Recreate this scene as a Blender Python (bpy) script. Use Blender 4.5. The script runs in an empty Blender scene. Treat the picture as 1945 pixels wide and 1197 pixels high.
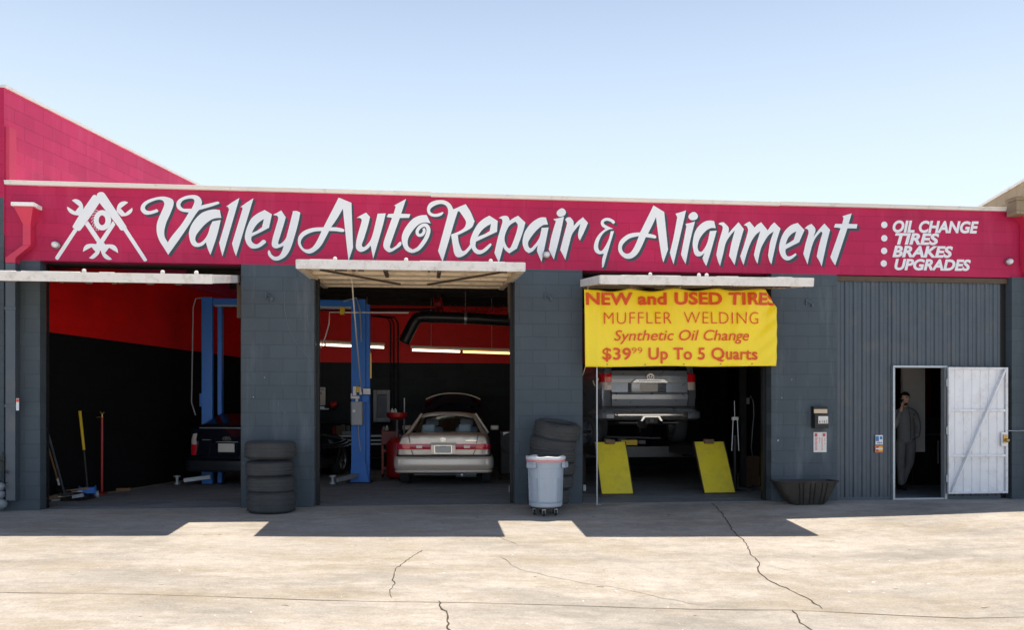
import bpy, bmesh, math, random
from mathutils import Vector, Matrix
random.seed(7)
R = math.radians
# ------------------------------------------------------------------ camera, sky, sun, exposure
scene = bpy.context.scene
COL = scene.collection
FPX, UC, VH = 1600.0, 972.5, 778.0            # focal length in photo pixels, centre column, horizon row
YAW = math.atan(0.1056)
CAM = Vector((0.0, -12.9, 1.47))
camd = bpy.data.cameras.new('camera')
camd.sensor_width = 36.0
camd.lens = 36.0 * FPX / 1945.0
camd.shift_y = (VH - 598.5) / 1945.0
camd.clip_start, camd.clip_end = 0.1, 2000
cam = bpy.data.objects.new('camera', camd)
COL.objects.link(cam)
cam.location = CAM
cam.rotation_euler = (R(90), 0, -YAW)
scene.camera = cam

SUN = Vector((0.105, 0.255, 1.0)).normalized()   # towards the sun
ELEV = math.asin(SUN.z)
world = bpy.data.worlds.new('World')
scene.world = world
world.use_nodes = True
wn = world.node_tree
bg = wn.nodes['Background']
sky = wn.nodes.new('ShaderNodeTexSky')
sky.sky_type = 'NISHITA'
sky.sun_disc = False
sky.sun_elevation = ELEV
sky.sun_rotation = math.atan2(SUN.x, SUN.y)
sky.air_density, sky.dust_density, sky.ozone_density = 1.0, 0.6, 2.2
# pale summer haze low over the horizon
tcw = wn.nodes.new('ShaderNodeTexCoord'); spw = wn.nodes.new('ShaderNodeSeparateXYZ'); wn.links.new(tcw.outputs['Generated'], spw.inputs[0])
hz_ = wn.nodes.new('ShaderNodeMapRange'); hz_.interpolation_type = 'SMOOTHSTEP'
for i_, v_ in zip((1, 2, 3, 4), (.08, .72, .95, 0.0)): hz_.inputs[i_].default_value = v_
wn.links.new(spw.outputs[2], hz_.inputs[0])
mxw = wn.nodes.new('ShaderNodeMix'); mxw.data_type = 'RGBA'
wn.links.new(hz_.outputs[0], mxw.inputs[0]); wn.links.new(sky.outputs[0], mxw.inputs[6]); mxw.inputs[7].default_value = (7.4, 8.6, 9.9, 1)
wn.links.new(mxw.outputs[2], bg.inputs[0])
bg.inputs[1].default_value = 0.09
sund = bpy.data.lights.new('sun', 'SUN')
sund.energy, sund.angle, sund.color = 5.0, R(0.5), (1.0, 0.90, 0.755)
sun = bpy.data.objects.new('sun', sund)
COL.objects.link(sun)
sun.location = (0, 0, 30)
sun.rotation_euler = (-SUN).to_track_quat('-Z', 'Y').to_euler()
vs = scene.view_settings
vs.view_transform, vs.look, vs.exposure, vs.gamma, vs.use_curve_mapping = 'Standard', 'None', 0.50, 1.0, False
scene.cycles.max_bounces = 10
scene.cycles.diffuse_bounces = 6
scene.cycles.glossy_bounces = 4
scene.cycles.transparent_max_bounces = 8
scene.cycles.use_denoising = True

# ------------------------------------------------------------------ survey helpers: a photo pixel on a plane of the place
FWD = Vector((math.sin(YAW), math.cos(YAW), 0))
RGT = Vector((math.cos(YAW), -math.sin(YAW), 0))
def ray(u, v):
    return FWD + RGT * ((u - UC) / FPX) + Vector((0, 0, 1)) * ((VH - v) / FPX)
def at(u, v, Y=0.0):
    d = ray(u, v)
    return CAM + d * ((Y - CAM.y) / d.y)
def xat(u, Y=0.0): return at(u, VH, Y).x
def zat(u, v, Y=0.0): return at(u, v, Y).z
GP = [(-40, 0), (-9.5, 0.0), (-6, .014), (-3, .03), (0, .052), (3, .075), (5, .084), (6.5, .07), (9.5, .028), (14, 0), (40, 0)]
def gslope(x):
    for (a, p), (b, q) in zip(GP, GP[1:]):
        if a <= x <= b:
            t = (x - a) / (b - a); t = t * t * (3 - 2 * t) * .5 + t * .5
            return p + (q - p) * t
    return 0.0
def gz(x, y):
    d = min(max(0.0, -y - .04), 9.0)
    return -gslope(x) * d
def atg(u, v):
    d = ray(u, v); lo, hi = 1.0, 60.0
    for _ in range(50):
        m = (lo + hi) / 2; p = CAM + d * m
        if p.z > gz(p.x, p.y): lo = m
        else: hi = m
    return CAM + d * lo

# ------------------------------------------------------------------ object helpers
def tag(o, label=None, cat=None, group=None, kind=None):
    if label: o['label'] = label
    if cat: o['category'] = cat
    if group: o['group'] = group
    if kind: o['kind'] = kind
    return o
def empty(name, loc=(0, 0, 0), rz=0.0, label=None, cat=None, group=None):
    o = bpy.data.objects.new(name, None)
    COL.objects.link(o)
    o.location = loc; o.rotation_euler = (0, 0, rz); o.empty_display_size = .2
    return tag(o, label, cat, group)
def copy_tree(o, parent=None):
    c = o.copy(); COL.objects.link(c)
    if parent: c.parent = parent
    for ch in list(o.children): copy_tree(ch, c)
    return c

class MB:
    def __init__(self): self.bm = bmesh.new()
    def face(self, pts):
        vs_ = [self.bm.verts.new(p) for p in pts]
        return self.bm.faces.new(vs_)
    def box(self, a, b, M=None):
        (x0, y0, z0), (x1, y1, z1) = a, b
        c = [(x0, y0, z0), (x1, y0, z0), (x1, y1, z0), (x0, y1, z0), (x0, y0, z1), (x1, y0, z1), (x1, y1, z1), (x0, y1, z1)]
        v = [self.bm.verts.new(M @ Vector(p) if M else p) for p in c]
        for f in ((0, 3, 2, 1), (4, 5, 6, 7), (0, 1, 5, 4), (1, 2, 6, 5), (2, 3, 7, 6), (3, 0, 4, 7)):
            self.bm.faces.new([v[i] for i in f])
        return self
    def cbox(self, c, s, M=None):
        return self.box([c[i] - s[i] / 2 for i in range(3)], [c[i] + s[i] / 2 for i in range(3)], M)
    def bar(self, a, b, w, h=None):
        """square bar from a to b"""
        a, b = Vector(a), Vector(b); h = h or w
        q = (b - a).to_track_quat('Y', 'Z')
        M = Matrix.Translation(a) @ q.to_matrix().to_4x4()
        return self.box((-w / 2, 0, -h / 2), (w / 2, (b - a).length, h / 2), M)
    def loft(self, rings, closed=True, caps=True):
        vr = [[self.bm.verts.new(p) for p in r] for r in rings]
        n = len(rings[0])
        for i in range(len(vr) - 1):
            for j in range(n if closed else n - 1):
                k = (j + 1) % n
                try: self.bm.faces.new((vr[i][j], vr[i][k], vr[i + 1][k], vr[i + 1][j]))
                except ValueError: pass
        if caps and closed:
            self.bm.faces.new(vr[0][::-1]); self.bm.faces.new(vr[-1])
        return self
    def tube(self, pts, r, n=8, caps=True):
        pts = [Vector(p) for p in pts]; rings = []
        up = Vector((0, 0, 1)); prev = None
        for i, p in enumerate(pts):
            t = (pts[min(i + 1, len(pts) - 1)] - pts[max(i - 1, 0)]).normalized()
            if prev is None:
                a = t.cross(up)
                if a.length < 1e-3: a = t.cross(Vector((1, 0, 0)))
            else:
                a = prev - t * prev.dot(t)
            a.normalize(); prev = a; b = t.cross(a)
            rr = r[i] if isinstance(r, (list, tuple)) else r
            rings.append([p + (a * math.cos(2 * math.pi * k / n) + b * math.sin(2 * math.pi * k / n)) * rr for k in range(n)])
        return self.loft(rings, True, caps)
    def lathe(self, prof, n=24, M=None, caps=False):
        """prof: (r, z) list turned round Z"""
        rings = []
        for r, z in prof:
            ring = [Vector((r * math.cos(2 * math.pi * k / n), r * math.sin(2 * math.pi * k / n), z)) for k in range(n)]
            rings.append([M @ p for p in ring] if M else ring)
        return self.loft(rings, True, caps)
    def prism(self, poly, y0, y1, M=None):
        """polygon in x,z extruded along y"""
        a = [Vector((x, y0, z)) for x, z in poly]; b = [Vector((x, y1, z)) for x, z in poly]
        if M: a = [M @ p for p in a]; b = [M @ p for p in b]
        return self.loft([a, b], True, True)
    def slab(self, poly, z0, z1):
        return self.loft([[Vector((x, y, z0)) for x, y in poly], [Vector((x, y, z1)) for x, y in poly]], True, True)
    def build(self, name, mat, parent=None, smooth=False, bevel=0, sub=0, loc=None, rot=None, auto=None):
        bm = self.bm
        bmesh.ops.recalc_face_normals(bm, faces=bm.faces)
        me = bpy.data.meshes.new(name); bm.to_mesh(me); bm.free()
        if smooth or auto:
            for p in me.polygons: p.use_smooth = True
        if auto:
            me.set_sharp_from_angle(angle=R(auto))
        me.materials.append(mat)
        o = bpy.data.objects.new(name, me); COL.objects.link(o)
        if parent: o.parent = parent
        if loc: o.location = loc
        if rot: o.rotation_euler = rot
        if bevel:
            m = o.modifiers.new('bevel', 'BEVEL'); m.width = bevel; m.segments = 2; m.limit_method = 'ANGLE'; m.angle_limit = R(40)
        if sub:
            m = o.modifiers.new('sub', 'SUBSURF'); m.levels = sub; m.render_levels = sub
        return o

# ------------------------------------------------------------------ materials
def newmat(name):
    m = bpy.data.materials.new(name); m.use_nodes = True
    nt = m.node_tree
    return m, nt, nt.nodes['Principled BSDF']
def N(nt, t, **kw):
    n = nt.nodes.new(t)
    for k, v in kw.items(): setattr(n, k, v)
    return n
def mixc(nt, fac, a, b, blend='MIX'):
    m = N(nt, 'ShaderNodeMix', data_type='RGBA', blend_type=blend)
    L = nt.links
    for s, v in ((m.inputs[0], fac), (m.inputs[6], a), (m.inputs[7], b)):
        if hasattr(v, 'is_output'): L.new(v, s)
        elif isinstance(v, (int, float)): s.default_value = v
        else: s.default_value = (*v, 1)
    return m.outputs[2]
def noise(nt, vec, scale, detail=4, rough=.6):
    n = N(nt, 'ShaderNodeTexNoise'); n.inputs['Scale'].default_value = scale
    n.inputs['Detail'].default_value = detail; n.inputs['Roughness'].default_value = rough
    if vec is not None: nt.links.new(vec, n.inputs['Vector'])
    return n.outputs[0]
def ramp(nt, fac, p0, p1, c0=(0, 0, 0), c1=(1, 1, 1)):
    r = N(nt, 'ShaderNodeValToRGB')
    r.color_ramp.elements[0].position, r.color_ramp.elements[1].position = p0, p1
    r.color_ramp.elements[0].color, r.color_ramp.elements[1].color = (*c0, 1), (*c1, 1)
    nt.links.new(fac, r.inputs[0])
    return r.outputs[0]
def mapping(nt, vec, scale):
    m = N(nt, 'ShaderNodeMapping'); m.inputs['Scale'].default_value = scale
    nt.links.new(vec, m.inputs[0]); return m.outputs[0]
def objco(nt): return N(nt, 'ShaderNodeTexCoord').outputs['Object']
def bump(nt, bsdf, h, strength, dist=.01):
    b = N(nt, 'ShaderNodeBump'); b.inputs['Strength'].default_value = strength; b.inputs['Distance'].default_value = dist
    nt.links.new(h, b.inputs['Height']); nt.links.new(b.outputs[0], bsdf.inputs['Normal'])
    return b
def sc(c, k): return tuple(min(1, x * k) for x in c)
def paint(name, c, rough=.5, metal=0.0, var=.18, scale=6, bmp=.1, dirt=None, coat=0, dirtscale=3.0, dirtamt=(.5, .75)):
    m, nt, b = newmat(name)
    co = objco(nt)
    n1 = noise(nt, co, scale, 6)
    col = mixc(nt, n1, sc(c, 1 - var), sc(c, 1 + var))
    if dirt:
        d = ramp(nt, noise(nt, co, dirtscale, 8, .7), dirtamt[0], dirtamt[1])
        col = mixc(nt, d, col, dirt)
    nt.links.new(col, b.inputs['Base Color'])
    rr = ramp(nt, noise(nt, co, scale * 2.3, 4), .2, .8, (rough * .8,) * 3, (min(1, rough * 1.2),) * 3)
    nt.links.new(rr, b.inputs['Roughness'])
    b.inputs['Metallic'].default_value = metal
    if coat:
        b.inputs['Coat Weight'].default_value = coat; b.inputs['Coat Roughness'].default_value = .04
    if bmp: bump(nt, b, noise(nt, co, scale * 12, 3), bmp, .004)
    return m
def block(name, c, mortar=.8, rough=.75, var=.14, flip=False, bw=.406, rh=.203, off=(0, 0), bstr=.5, chips=None, stain=None):
    """painted concrete block: running bond, faint joints, patchy paint"""
    m, nt, b = newmat(name)
    L = nt.links
    co = objco(nt)
    s = N(nt, 'ShaderNodeSeparateXYZ'); L.new(co, s.inputs[0])
    cx = N(nt, 'ShaderNodeCombineXYZ'); L.new(s.outputs[0], cx.inputs[0]); L.new(s.outputs[2], cx.inputs[1])
    mp = N(nt, 'ShaderNodeMapping'); mp.inputs['Location'].default_value = (off[0], off[1], 0); L.new(cx.outputs[0], mp.inputs[0])
    br = N(nt, 'ShaderNodeTexBrick')
    L.new(mp.outputs[0], br.inputs['Vector'])
    br.inputs['Scale'].default_value = 1.0
    br.inputs['Mortar Size'].default_value = .0055; br.inputs['Mortar Smooth'].default_value = .6
    br.inputs['Brick Width'].default_value = bw; br.inputs['Row Height'].default_value = rh
    br.inputs['Color1'].default_value = (*sc(c, 1 - var), 1); br.inputs['Color2'].default_value = (*sc(c, 1 + var), 1)
    br.inputs['Mortar'].default_value = (*sc(c, mortar), 1); br.inputs['Bias'].default_value = 0
    n2 = noise(nt, co, 1.7, 7, .65)
    col = mixc(nt, n2, br.outputs[0], mixc(nt, .5, br.outputs[0], c), 'MIX')
    big = ramp(nt, noise(nt, co, .9, 8, .6), .3, .7, (.86,) * 3, (1.12,) * 3)
    col = mixc(nt, 1.0, col, big, 'MULTIPLY')
    if stain:
        st = ramp(nt, noise(nt, mapping(nt, co, (2.2, 2.2, .35)), 1.6, 8, .65), .52, .8)
        col = mixc(nt, st, col, stain)
    if chips:
        ch = ramp(nt, noise(nt, co, 13, 2, .4), .765, .775)
        col = mixc(nt, ch, col, chips)
    L.new(col, b.inputs['Base Color'])
    b.inputs['Roughness'].default_value = rough
    b.inputs['Specular IOR Level'].default_value = .3
    mt = N(nt, 'ShaderNodeMath', operation='MULTIPLY_ADD')
    L.new(br.outputs['Fac'], mt.inputs[0]); mt.inputs[1].default_value = -1.0
    fine = noise(nt, co, 60, 5, .7)
    mm = N(nt, 'ShaderNodeMath', operation='MULTIPLY'); L.new(fine, mm.inputs[0]); mm.inputs[1].default_value = .55
    L.new(mm.outputs[0], mt.inputs[2])
    bump(nt, b, mt.outputs[0], bstr, .006)
    return m
def emit(name, c, s):
    m, nt, b = newmat(name)
    b.inputs['Base Color'].default_value = (*c, 1)
    b.inputs['Emission Color'].default_value = (*c, 1); b.inputs['Emission Strength'].default_value = s
    return m
def glass(name, tint, rough=.03, alpha=.35):
    m, nt, b = newmat(name)
    tr = N(nt, 'ShaderNodeBsdfTransparent'); tr.inputs[0].default_value = (*tint, 1)
    gl = N(nt, 'ShaderNodeBsdfGlossy'); gl.inputs['Roughness'].default_value = rough; gl.inputs[0].default_value = (.9, .9, .9, 1)
    fr = N(nt, 'ShaderNodeFresnel'); fr.inputs[0].default_value = 1.45
    mx = N(nt, 'ShaderNodeMixShader')
    ge = N(nt, 'ShaderNodeNewGeometry'); ml = N(nt, 'ShaderNodeMath', operation='SUBTRACT'); ml.use_clamp = True
    nt.links.new(fr.outputs[0], ml.inputs[0]); nt.links.new(ge.outputs['Backfacing'], ml.inputs[1])
    nt.links.new(ml.outputs[0], mx.inputs[0]); nt.links.new(tr.outputs[0], mx.inputs[1]); nt.links.new(gl.outputs[0], mx.inputs[2])
    nt.links.new(mx.outputs[0], nt.nodes['Material Output'].inputs[0])
    return m

SLATE = (.072, .094, .115)
CRIM = (.44, .012, .080)
M = {}
M['slate'] = block('slate_block', SLATE, .72, .78, .05, chips=(.35, .4, .45), stain=(.14, .17, .20))
M['slate_left'] = block('slate_block_left', sc(SLATE, 1.02), .72, .78, .05, off=(.13, .05))
M['crimson'] = block('crimson_block', CRIM, .72, .55, .06, bstr=.4, off=(.1, .06), stain=(.50, .035, .11))
M['crimson_wall'] = block('crimson_wall', (.56, .035, .12), .82, .55, .10, stain=(.62, .07, .17), bstr=.8)
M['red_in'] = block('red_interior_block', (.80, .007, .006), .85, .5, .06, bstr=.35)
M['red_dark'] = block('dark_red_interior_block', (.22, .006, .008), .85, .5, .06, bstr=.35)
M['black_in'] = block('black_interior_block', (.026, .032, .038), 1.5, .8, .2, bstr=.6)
M['black_lining'] = block('near_black_interior_block', (.0035, .004, .0048), 1.3, .85, .2, bstr=.5)  # near-black block, darker than the back wall's black
M['tan_block'] = block('tan_block', (.30, .235, .155), .6, .8, .15, bstr=.8)
M['cap'] = paint('white_cap_paint', (.74, .72, .69), .5, 0, .08, 3, .08, dirt=(.38, .35, .31), dirtscale=4, dirtamt=(.56, .82))
M['roof'] = paint('roof_coating', (.66, .64, .62), .7, 0, .1, 2, .2)
M['letter'] = paint('white_sign_paint', (.78, .82, .88), .5, 0, .035, 5, .12)
M['lshade'] = paint('slate_sign_paint', (.030, .055, .080), .5, 0, .1, 5, .1)
M['ceil'] = paint('dark_ceiling', (.010, .010, .011), .8)
M['joist'] = paint('dark_joist', (.016, .013, .011), .8)
M['doorwood'] = paint('weathered_cream_board', (.82, .71, .55), .65, 0, .16, 3, .25, dirt=(.25, .17, .10), dirtscale=5, dirtamt=(.56, .85))
M['doorrib'] = paint('cream_timber', (.70, .58, .43), .7, 0, .2, 5, .25, dirt=(.16, .10, .06), dirtscale=6, dirtamt=(.5, .85))
M['doorplate'] = paint('weathered_white_trim', (.78, .76, .74), .5, 0, .1, 4, .15, dirt=(.36, .31, .26), dirtscale=7, dirtamt=(.5, .85))
M['brownsteel'] = paint('rusty_brown_steel', (.10, .07, .05), .6, .3, .3, 8, .2)
M['darksteel'] = paint('dark_steel', (.02, .021, .023), .5, .4, .25, 8, .1)
M['steel'] = paint('bare_steel', (.42, .45, .48), .35, .85, .15, 8, .08)
M['galv'] = paint('galvanised_steel', (.42, .46, .50), .42, .6, .15, 10, .08, dirt=(.2, .2, .2), dirtscale=5, dirtamt=(.6, .9))
M['slatemetal'] = paint('slate_painted_metal', (.070, .092, .118), .42, .15, .14, 4, .05, dirt=(.12, .125, .13), dirtscale=2.2, dirtamt=(.5, .85))
M['whitedoor'] = paint('dirty_white_metal', (.80, .82, .86), .45, .1, .07, 5, .06, dirt=(.56, .55, .55), dirtscale=4, dirtamt=(.5, .85))
M['whitebar'] = paint('grey_white_steel', (.74, .76, .80), .45, .2, .12, 7, .08, dirt=(.45, .44, .43), dirtscale=9, dirtamt=(.5, .8))
M['blue'] = paint('blue_lift_paint', (.020, .17, .62), .42, .05, .15, 5, .06, dirt=(.012, .08, .30), dirtscale=5, dirtamt=(.55, .85))
M['yellow'] = paint('yellow_ramp_paint', (.97, .78, .05), .45, .05, .07, 4, .15, dirt=(.62, .52, .10), dirtscale=2.5, dirtamt=(.45, .85))
M['yellow2'] = paint('bright_yellow', (.78, .52, .02), .5, 0, .1, 5, .05)
M['banner'] = paint('yellow_vinyl', (.98, .76, .018), .36, 0, .05, 2, .05)
M['bannerred'] = paint('red_vinyl_print', (.74, .085, .012), .45, 0, .08, 5, 0)
M['rubber'] = paint('worn_rubber', (.042, .046, .050), .75, 0, .3, 7, .3, dirt=(.075, .075, .075), dirtscale=4, dirtamt=(.5, .85))
M['black'] = paint('black_plastic', (.012, .012, .013), .5, 0, .3, 6, .1)
M['trough'] = paint('black_tub_plastic', (.030, .028, .027), .55, 0, .25, 6, .1, dirt=(.085, .07, .055), dirtscale=4, dirtamt=(.45, .85))
M['bin'] = paint('grey_blue_bin_plastic', (.36, .43, .52), .4, 0, .06, 4, .05, dirt=(.28, .34, .42), dirtscale=5, dirtamt=(.55, .9))
M['bag'] = paint('clear_bag', (.72, .74, .77), .3, 0, .1, 12, .5)
M['pink'] = paint('pink_bag_band', (.72, .28, .30), .5, 0, .12, 14, .1)
M['redpaint'] = paint('red_enamel', (.42, .012, .012), .35, 0, .2, 6, .06)
M['maroon'] = paint('dark_red_enamel', (.20, .006, .008), .4, 0, .3, 6, .06)
M['white'] = paint('white_enamel', (.84, .85, .86), .45, 0, .06, 6, .04)
M['paper'] = paint('paper', (.74, .72, .70), .7, 0, .05, 8, .05)
M['cardboard'] = paint('cardboard', (.20, .13, .08), .8, 0, .2, 8, .15)
M['wood'] = paint('worn_wood', (.28, .15, .07), .6, 0, .3, 12, .15)
M['brass'] = paint('brass', (.45, .30, .10), .35, .9, .2, 10, .05)
M['floor'] = None
M['lshade2'] = paint('painted_cable', (.13, .16, .19), .6, 0, .1, 8, .05)
M['rope'] = paint('cream_rope', (.62, .56, .46), .8, 0, .12, 20, .1)
M['cream'] = paint('cream_enamel', (.62, .50, .36), .5, 0, .08, 8, .05)
M['printred'] = paint('red_print', (.60, .10, .13), .6, 0, .1, 8, 0)
M['stickerwhite'] = paint('white_sticker', (.70, .76, .84), .4, 0, .05, 8, 0)
M['stickerblue'] = paint('blue_sticker_print', (.05, .18, .42), .4, 0, .1, 8, 0)
M['stickerred'] = paint('orange_sticker', (.62, .16, .06), .4, 0, .1, 8, 0)
M['gold'] = paint('beige_car_paint', (.74, .66, .58), .34, .35, .03, 3, 0, coat=.35)
M['suvgrey'] = paint('grey_blue_car_paint', (.28, .32, .38), .3, .5, .03, 3, 0, coat=.5)
M['chrome'] = paint('satin_chrome', (.75, .74, .72), .16, .85, .04, 5, 0)
M['carblack_and_shade'] = paint('black_car_paint_and_shade', (.010, .015, .026), .10, .25, .1, 3, 0, coat=1.0)
M['glass'] = glass('car_glass', (.93, .95, .95))
M['darkglass'] = paint('privacy_glass', (.006, .008, .010), .08, 0, .1, 3, 0)
M['lampred'] = paint('red_lamp_lens', (.85, .015, .03), .14, 0, .12, 14, 0, coat=.6)
M['lampdark'] = paint('dark_red_lamp_lens', (.62, .012, .05), .16, 0, .25, 30, 0, coat=.6)
M['lampclear'] = paint('clear_lamp_lens', (.80, .70, .66), .16, 0, .12, 20, 0, coat=.6)
M['seat'] = paint('blue_grey_cloth', (.42, .52, .62), .85, 0, .1, 20, .2)
M['plate'] = paint('number_plate', (.66, .64, .60), .5, 0, .06, 20, 0)
M['tank'] = paint('grey_tank', (.24, .27, .30), .45, .1, .1, 6, .05)
M['hose'] = paint('black_duct', (.012, .012, .014), .32, 0, .3, 10, .3)
M['tubewhite'] = emit('fluorescent_white', (1.0, .92, .76), 1.7)
M['tubewarm'] = emit('fluorescent_yellow', (1.0, .72, .26), 1.5)
M['skin'] = paint('skin', (.75, .47, .35), .5, 0, .06, 30, .05)
M['jacket'] = paint('charcoal_jacket', (.22, .225, .24), .8, 0, .2, 14, .2)
M['trouser'] = paint('charcoal_trousers', (.20, .20, .205), .85, 0, .2, 14, .2)
M['hair'] = paint('dark_hair', (.014, .010, .009), .6, 0, .3, 40, .2)
M['shoe'] = paint('black_shoe', (.012, .012, .014), .45, 0, .2, 20, .05)
M['darkgalv'] = paint('dull_steel', (.10, .10, .105), .5, .4, .25, 8, .1)
M['chromewarm'] = paint('warm_satin_chrome', (.80, .76, .70), .2, .85, .05, 5, 0)
M['bumperblack'] = paint('grey_black_bumper', (.018, .022, .030), .38, 0, .15, 6, .02)
M['tanklight'] = paint('light_grey_enamel', (.36, .39, .43), .45, 0, .1, 6, .05)
M['coil'] = paint('red_brown_hose', (.16, .035, .025), .5, 0, .2, 10, .05)
M['weed'] = paint('dry_weed', (.05, .05, .035), .9, 0, .4, 10, 0)
M['thresh'] = paint('worn_threshold_steel', (.16, .165, .17), .6, .2, .2, 10, .05)
# ------------------------------------------------------------------ ground, floor
def bounce_zone(nt, y):
    m_ = N(nt, 'ShaderNodeMapRange'); m_.inputs[1].default_value, m_.inputs[2].default_value = -7.2 - 50, -7.2 + 50
    nt.links.new(y, m_.inputs[0]); return m_.outputs[0]
def concrete(name, c, streak, dark, bstr=.25, k=1.0, far=None):
    m, nt, b = newmat(name); L = nt.links
    co = objco(nt)
    n1 = ramp(nt, noise(nt, mapping(nt, co, (.5, 1.0, 1)), .9, 10, .68), .36, .66)
    col = mixc(nt, n1, sc(c, .84), sc(c, 1.10))
    n4 = ramp(nt, noise(nt, mapping(nt, co, (.8, 1.3, 1)), 2.2, 10, .75), .50, .64)
    col = mixc(nt, n4, col, mixc(nt, .5, c, streak))
    n2 = ramp(nt, noise(nt, mapping(nt, co, (.5, 1.5, 1)), 1.1, 10, .74), .49, .64)
    col = mixc(nt, n2, col, streak)
    n3 = ramp(nt, noise(nt, mapping(nt, co, (.6, 1.2, 1)), .62, 10, .70), .50, .66)
    col = mixc(nt, n3, col, dark)
    wv = ramp(nt, noise(nt, mapping(nt, co, (.4, 3.5, 1)), 1.6, 9, .7), .48, .75, (1.0,) * 3, (.86,) * 3)
    col = mixc(nt, 1.0, col, wv, 'MULTIPLY')
    md = ramp(nt, noise(nt, mapping(nt, co, (.9, 1.2, 1)), 6.5, 8, .75), .30, .70, (.84,) * 3, (1.13,) * 3)
    col = mixc(nt, 1.0, col, md, 'MULTIPLY')
    spk = ramp(nt, noise(nt, co, 22, 5, .65), .60, .74)
    col = mixc(nt, spk, col, sc(c, .62))
    fine = ramp(nt, noise(nt, co, 48, 6, .8), .3, .72, (.72,) * 3, (1.2,) * 3)
    col = mixc(nt, 1.0, col, fine, 'MULTIPLY')
    sp2 = ramp(nt, noise(nt, mapping(nt, co, (1, 1.5, 1)), 5.5, 3, .5), .735, .75)
    col = mixc(nt, sp2, col, sc(c, .30))
    sp3 = ramp(nt, noise(nt, mapping(nt, co, (1.3, 1.5, 1)), 12, 2, .5), .765, .775)
    col = mixc(nt, sp3, col, (.75, .75, .74))
    if far:
        sp = N(nt, 'ShaderNodeSeparateXYZ'); L.new(co, sp.inputs[0])
        col = mixc(nt, ramp(nt, bounce_zone(nt, sp.outputs[1]), .496, .5, (0, 0, 0), (1, 1, 1)), far, col)
    L.new(col, b.inputs['Base Color'])
    rr = ramp(nt, noise(nt, co, 3, 6), .3, .7, (.72,) * 3, (.95,) * 3)
    L.new(rr, b.inputs['Roughness']); b.inputs['Specular IOR Level'].default_value = .3
    bump(nt, b, noise(nt, co, 40, 8, .75), bstr, .006)
    return m
M['ground'] = concrete('apron_concrete', (.44, .402, .360), (.335, .288, .225), (.275, .256, .228), far=(.60, .54, .46))  # far: unseen ground made paler to bounce light into the bays
M['floor'] = concrete('shop_floor_concrete', (.235, .255, .275), (.31, .33, .35), (.14, .155, .17), .2)
M['crack'] = paint('dirt_in_crack', (.055, .042, .030), .9, 0, .3, 20, 0)
M['joint'] = paint('dirt_in_joint', (.12, .092, .065), .9, 0, .35, 9, 0)

def axis(lo, hi, step, far):
    a = []; v = lo
    while v < hi - 1e-6: a.append(v); v += step
    a.append(hi)
    return [-far, -far / 3] + a + [far / 3, far] if far else a
xs = axis(-12, 16, .5, 180)
ys = [-180, -70, -30, -18] + axis(-13, -.5, .5, 0) + [-.3, -.1, -.04, .02, .2]
bm = bmesh.new()
gv = [[bm.verts.new((x, y, gz(x, y))) for x in xs] for y in ys]
for j in range(len(ys) - 1):
    for i in range(len(xs) - 1):
        bm.faces.new((gv[j][i], gv[j][i + 1], gv[j + 1][i + 1], gv[j + 1][i]))
for rect in (((-180, .2), (180, 180)),):
    (x0, y0), (x1, y1) = rect
    bm.faces.new([bm.verts.new(p) for p in ((x0, y0, 0), (x1, y0, 0), (x1, y1, 0), (x0, y1, 0))])
g = MB(); g.bm.free(); g.bm = bm
ground = tag(g.build('ground', M['ground'], smooth=True), kind='structure')

def strip(name, pts, wid, mat, jit=0.0, sub=1, lift=.004):
    """a narrow ribbon lying on the ground through photo-measured points"""
    P = [atg(*p) for p in pts]; Q = []
    for a, b in zip(P, P[1:]):
        n = max(1, int((b - a).length / sub))
        for k in range(n): Q.append(a.lerp(b, k / n))
    Q.append(P[-1])
    mb = MB(); rows = []
    for i, q in enumerate(Q):
        t = (Q[min(i + 1, len(Q) - 1)] - Q[max(i - 1, 0)]); n = Vector((-t.y, t.x, 0)).normalized()
        j = random.uniform(-jit, jit) if 0 < i < len(Q) - 1 else 0
        w = wid * random.uniform(.55, 1.35) / 2 if jit else wid / 2
        if jit and (i == 0 or i == len(Q) - 1): w *= .3
        a, b = q + n * (w + j), q + n * (j - w)
        rows.append([(p.x, p.y, gz(p.x, p.y) + lift) for p in (a, b)])
    mb.loft(rows, False, False)
    return tag(mb.build(name, mat, ground), kind='structure')
strip('expansion_joint', [(-40, 1126), (500, 1138), (1000, 1149), (1500, 1160), (1990, 1171.5)], .010, M['joint'], .002, .25)
strip('crack', [(802, 1046), (768, 1068), (752, 1082), (746, 1100), (749, 1110), (742, 1122), (744, 1137)], .010, M['crack'], .012, .06)
strip('crack', [(833, 1142), (838, 1155), (853, 1170), (850, 1186), (856, 1205)], .015, M['crack'], .014, .06)
strip('crack', [(1350, 955), (1370, 974), (1394, 1012), (1417, 1032), (1422, 1048), (1442, 1070), (1439, 1086), (1462, 1106), (1502, 1122), (1540, 1142), (1562, 1158)], .0145, M['crack'], .016, .07)
strip('crack', [(1504, 1160), (1515, 1172), (1522, 1184), (1545, 1200)], .015, M['crack'], .016, .06)
strip('crack', [(948, 1058), (972, 1074), (984, 1082), (1060, 1100), (1180, 1120), (1260, 1138), (1335, 1151)], .007, M['joint'], .02, .12)
strip('crack', [(1442, 1070), (1470, 1078), (1530, 1092)], .005, M['joint'], .012, .1)
strip('crack', [(945, 1018), (960, 1026), (985, 1036)], .006, M['joint'], .012, .1)

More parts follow.
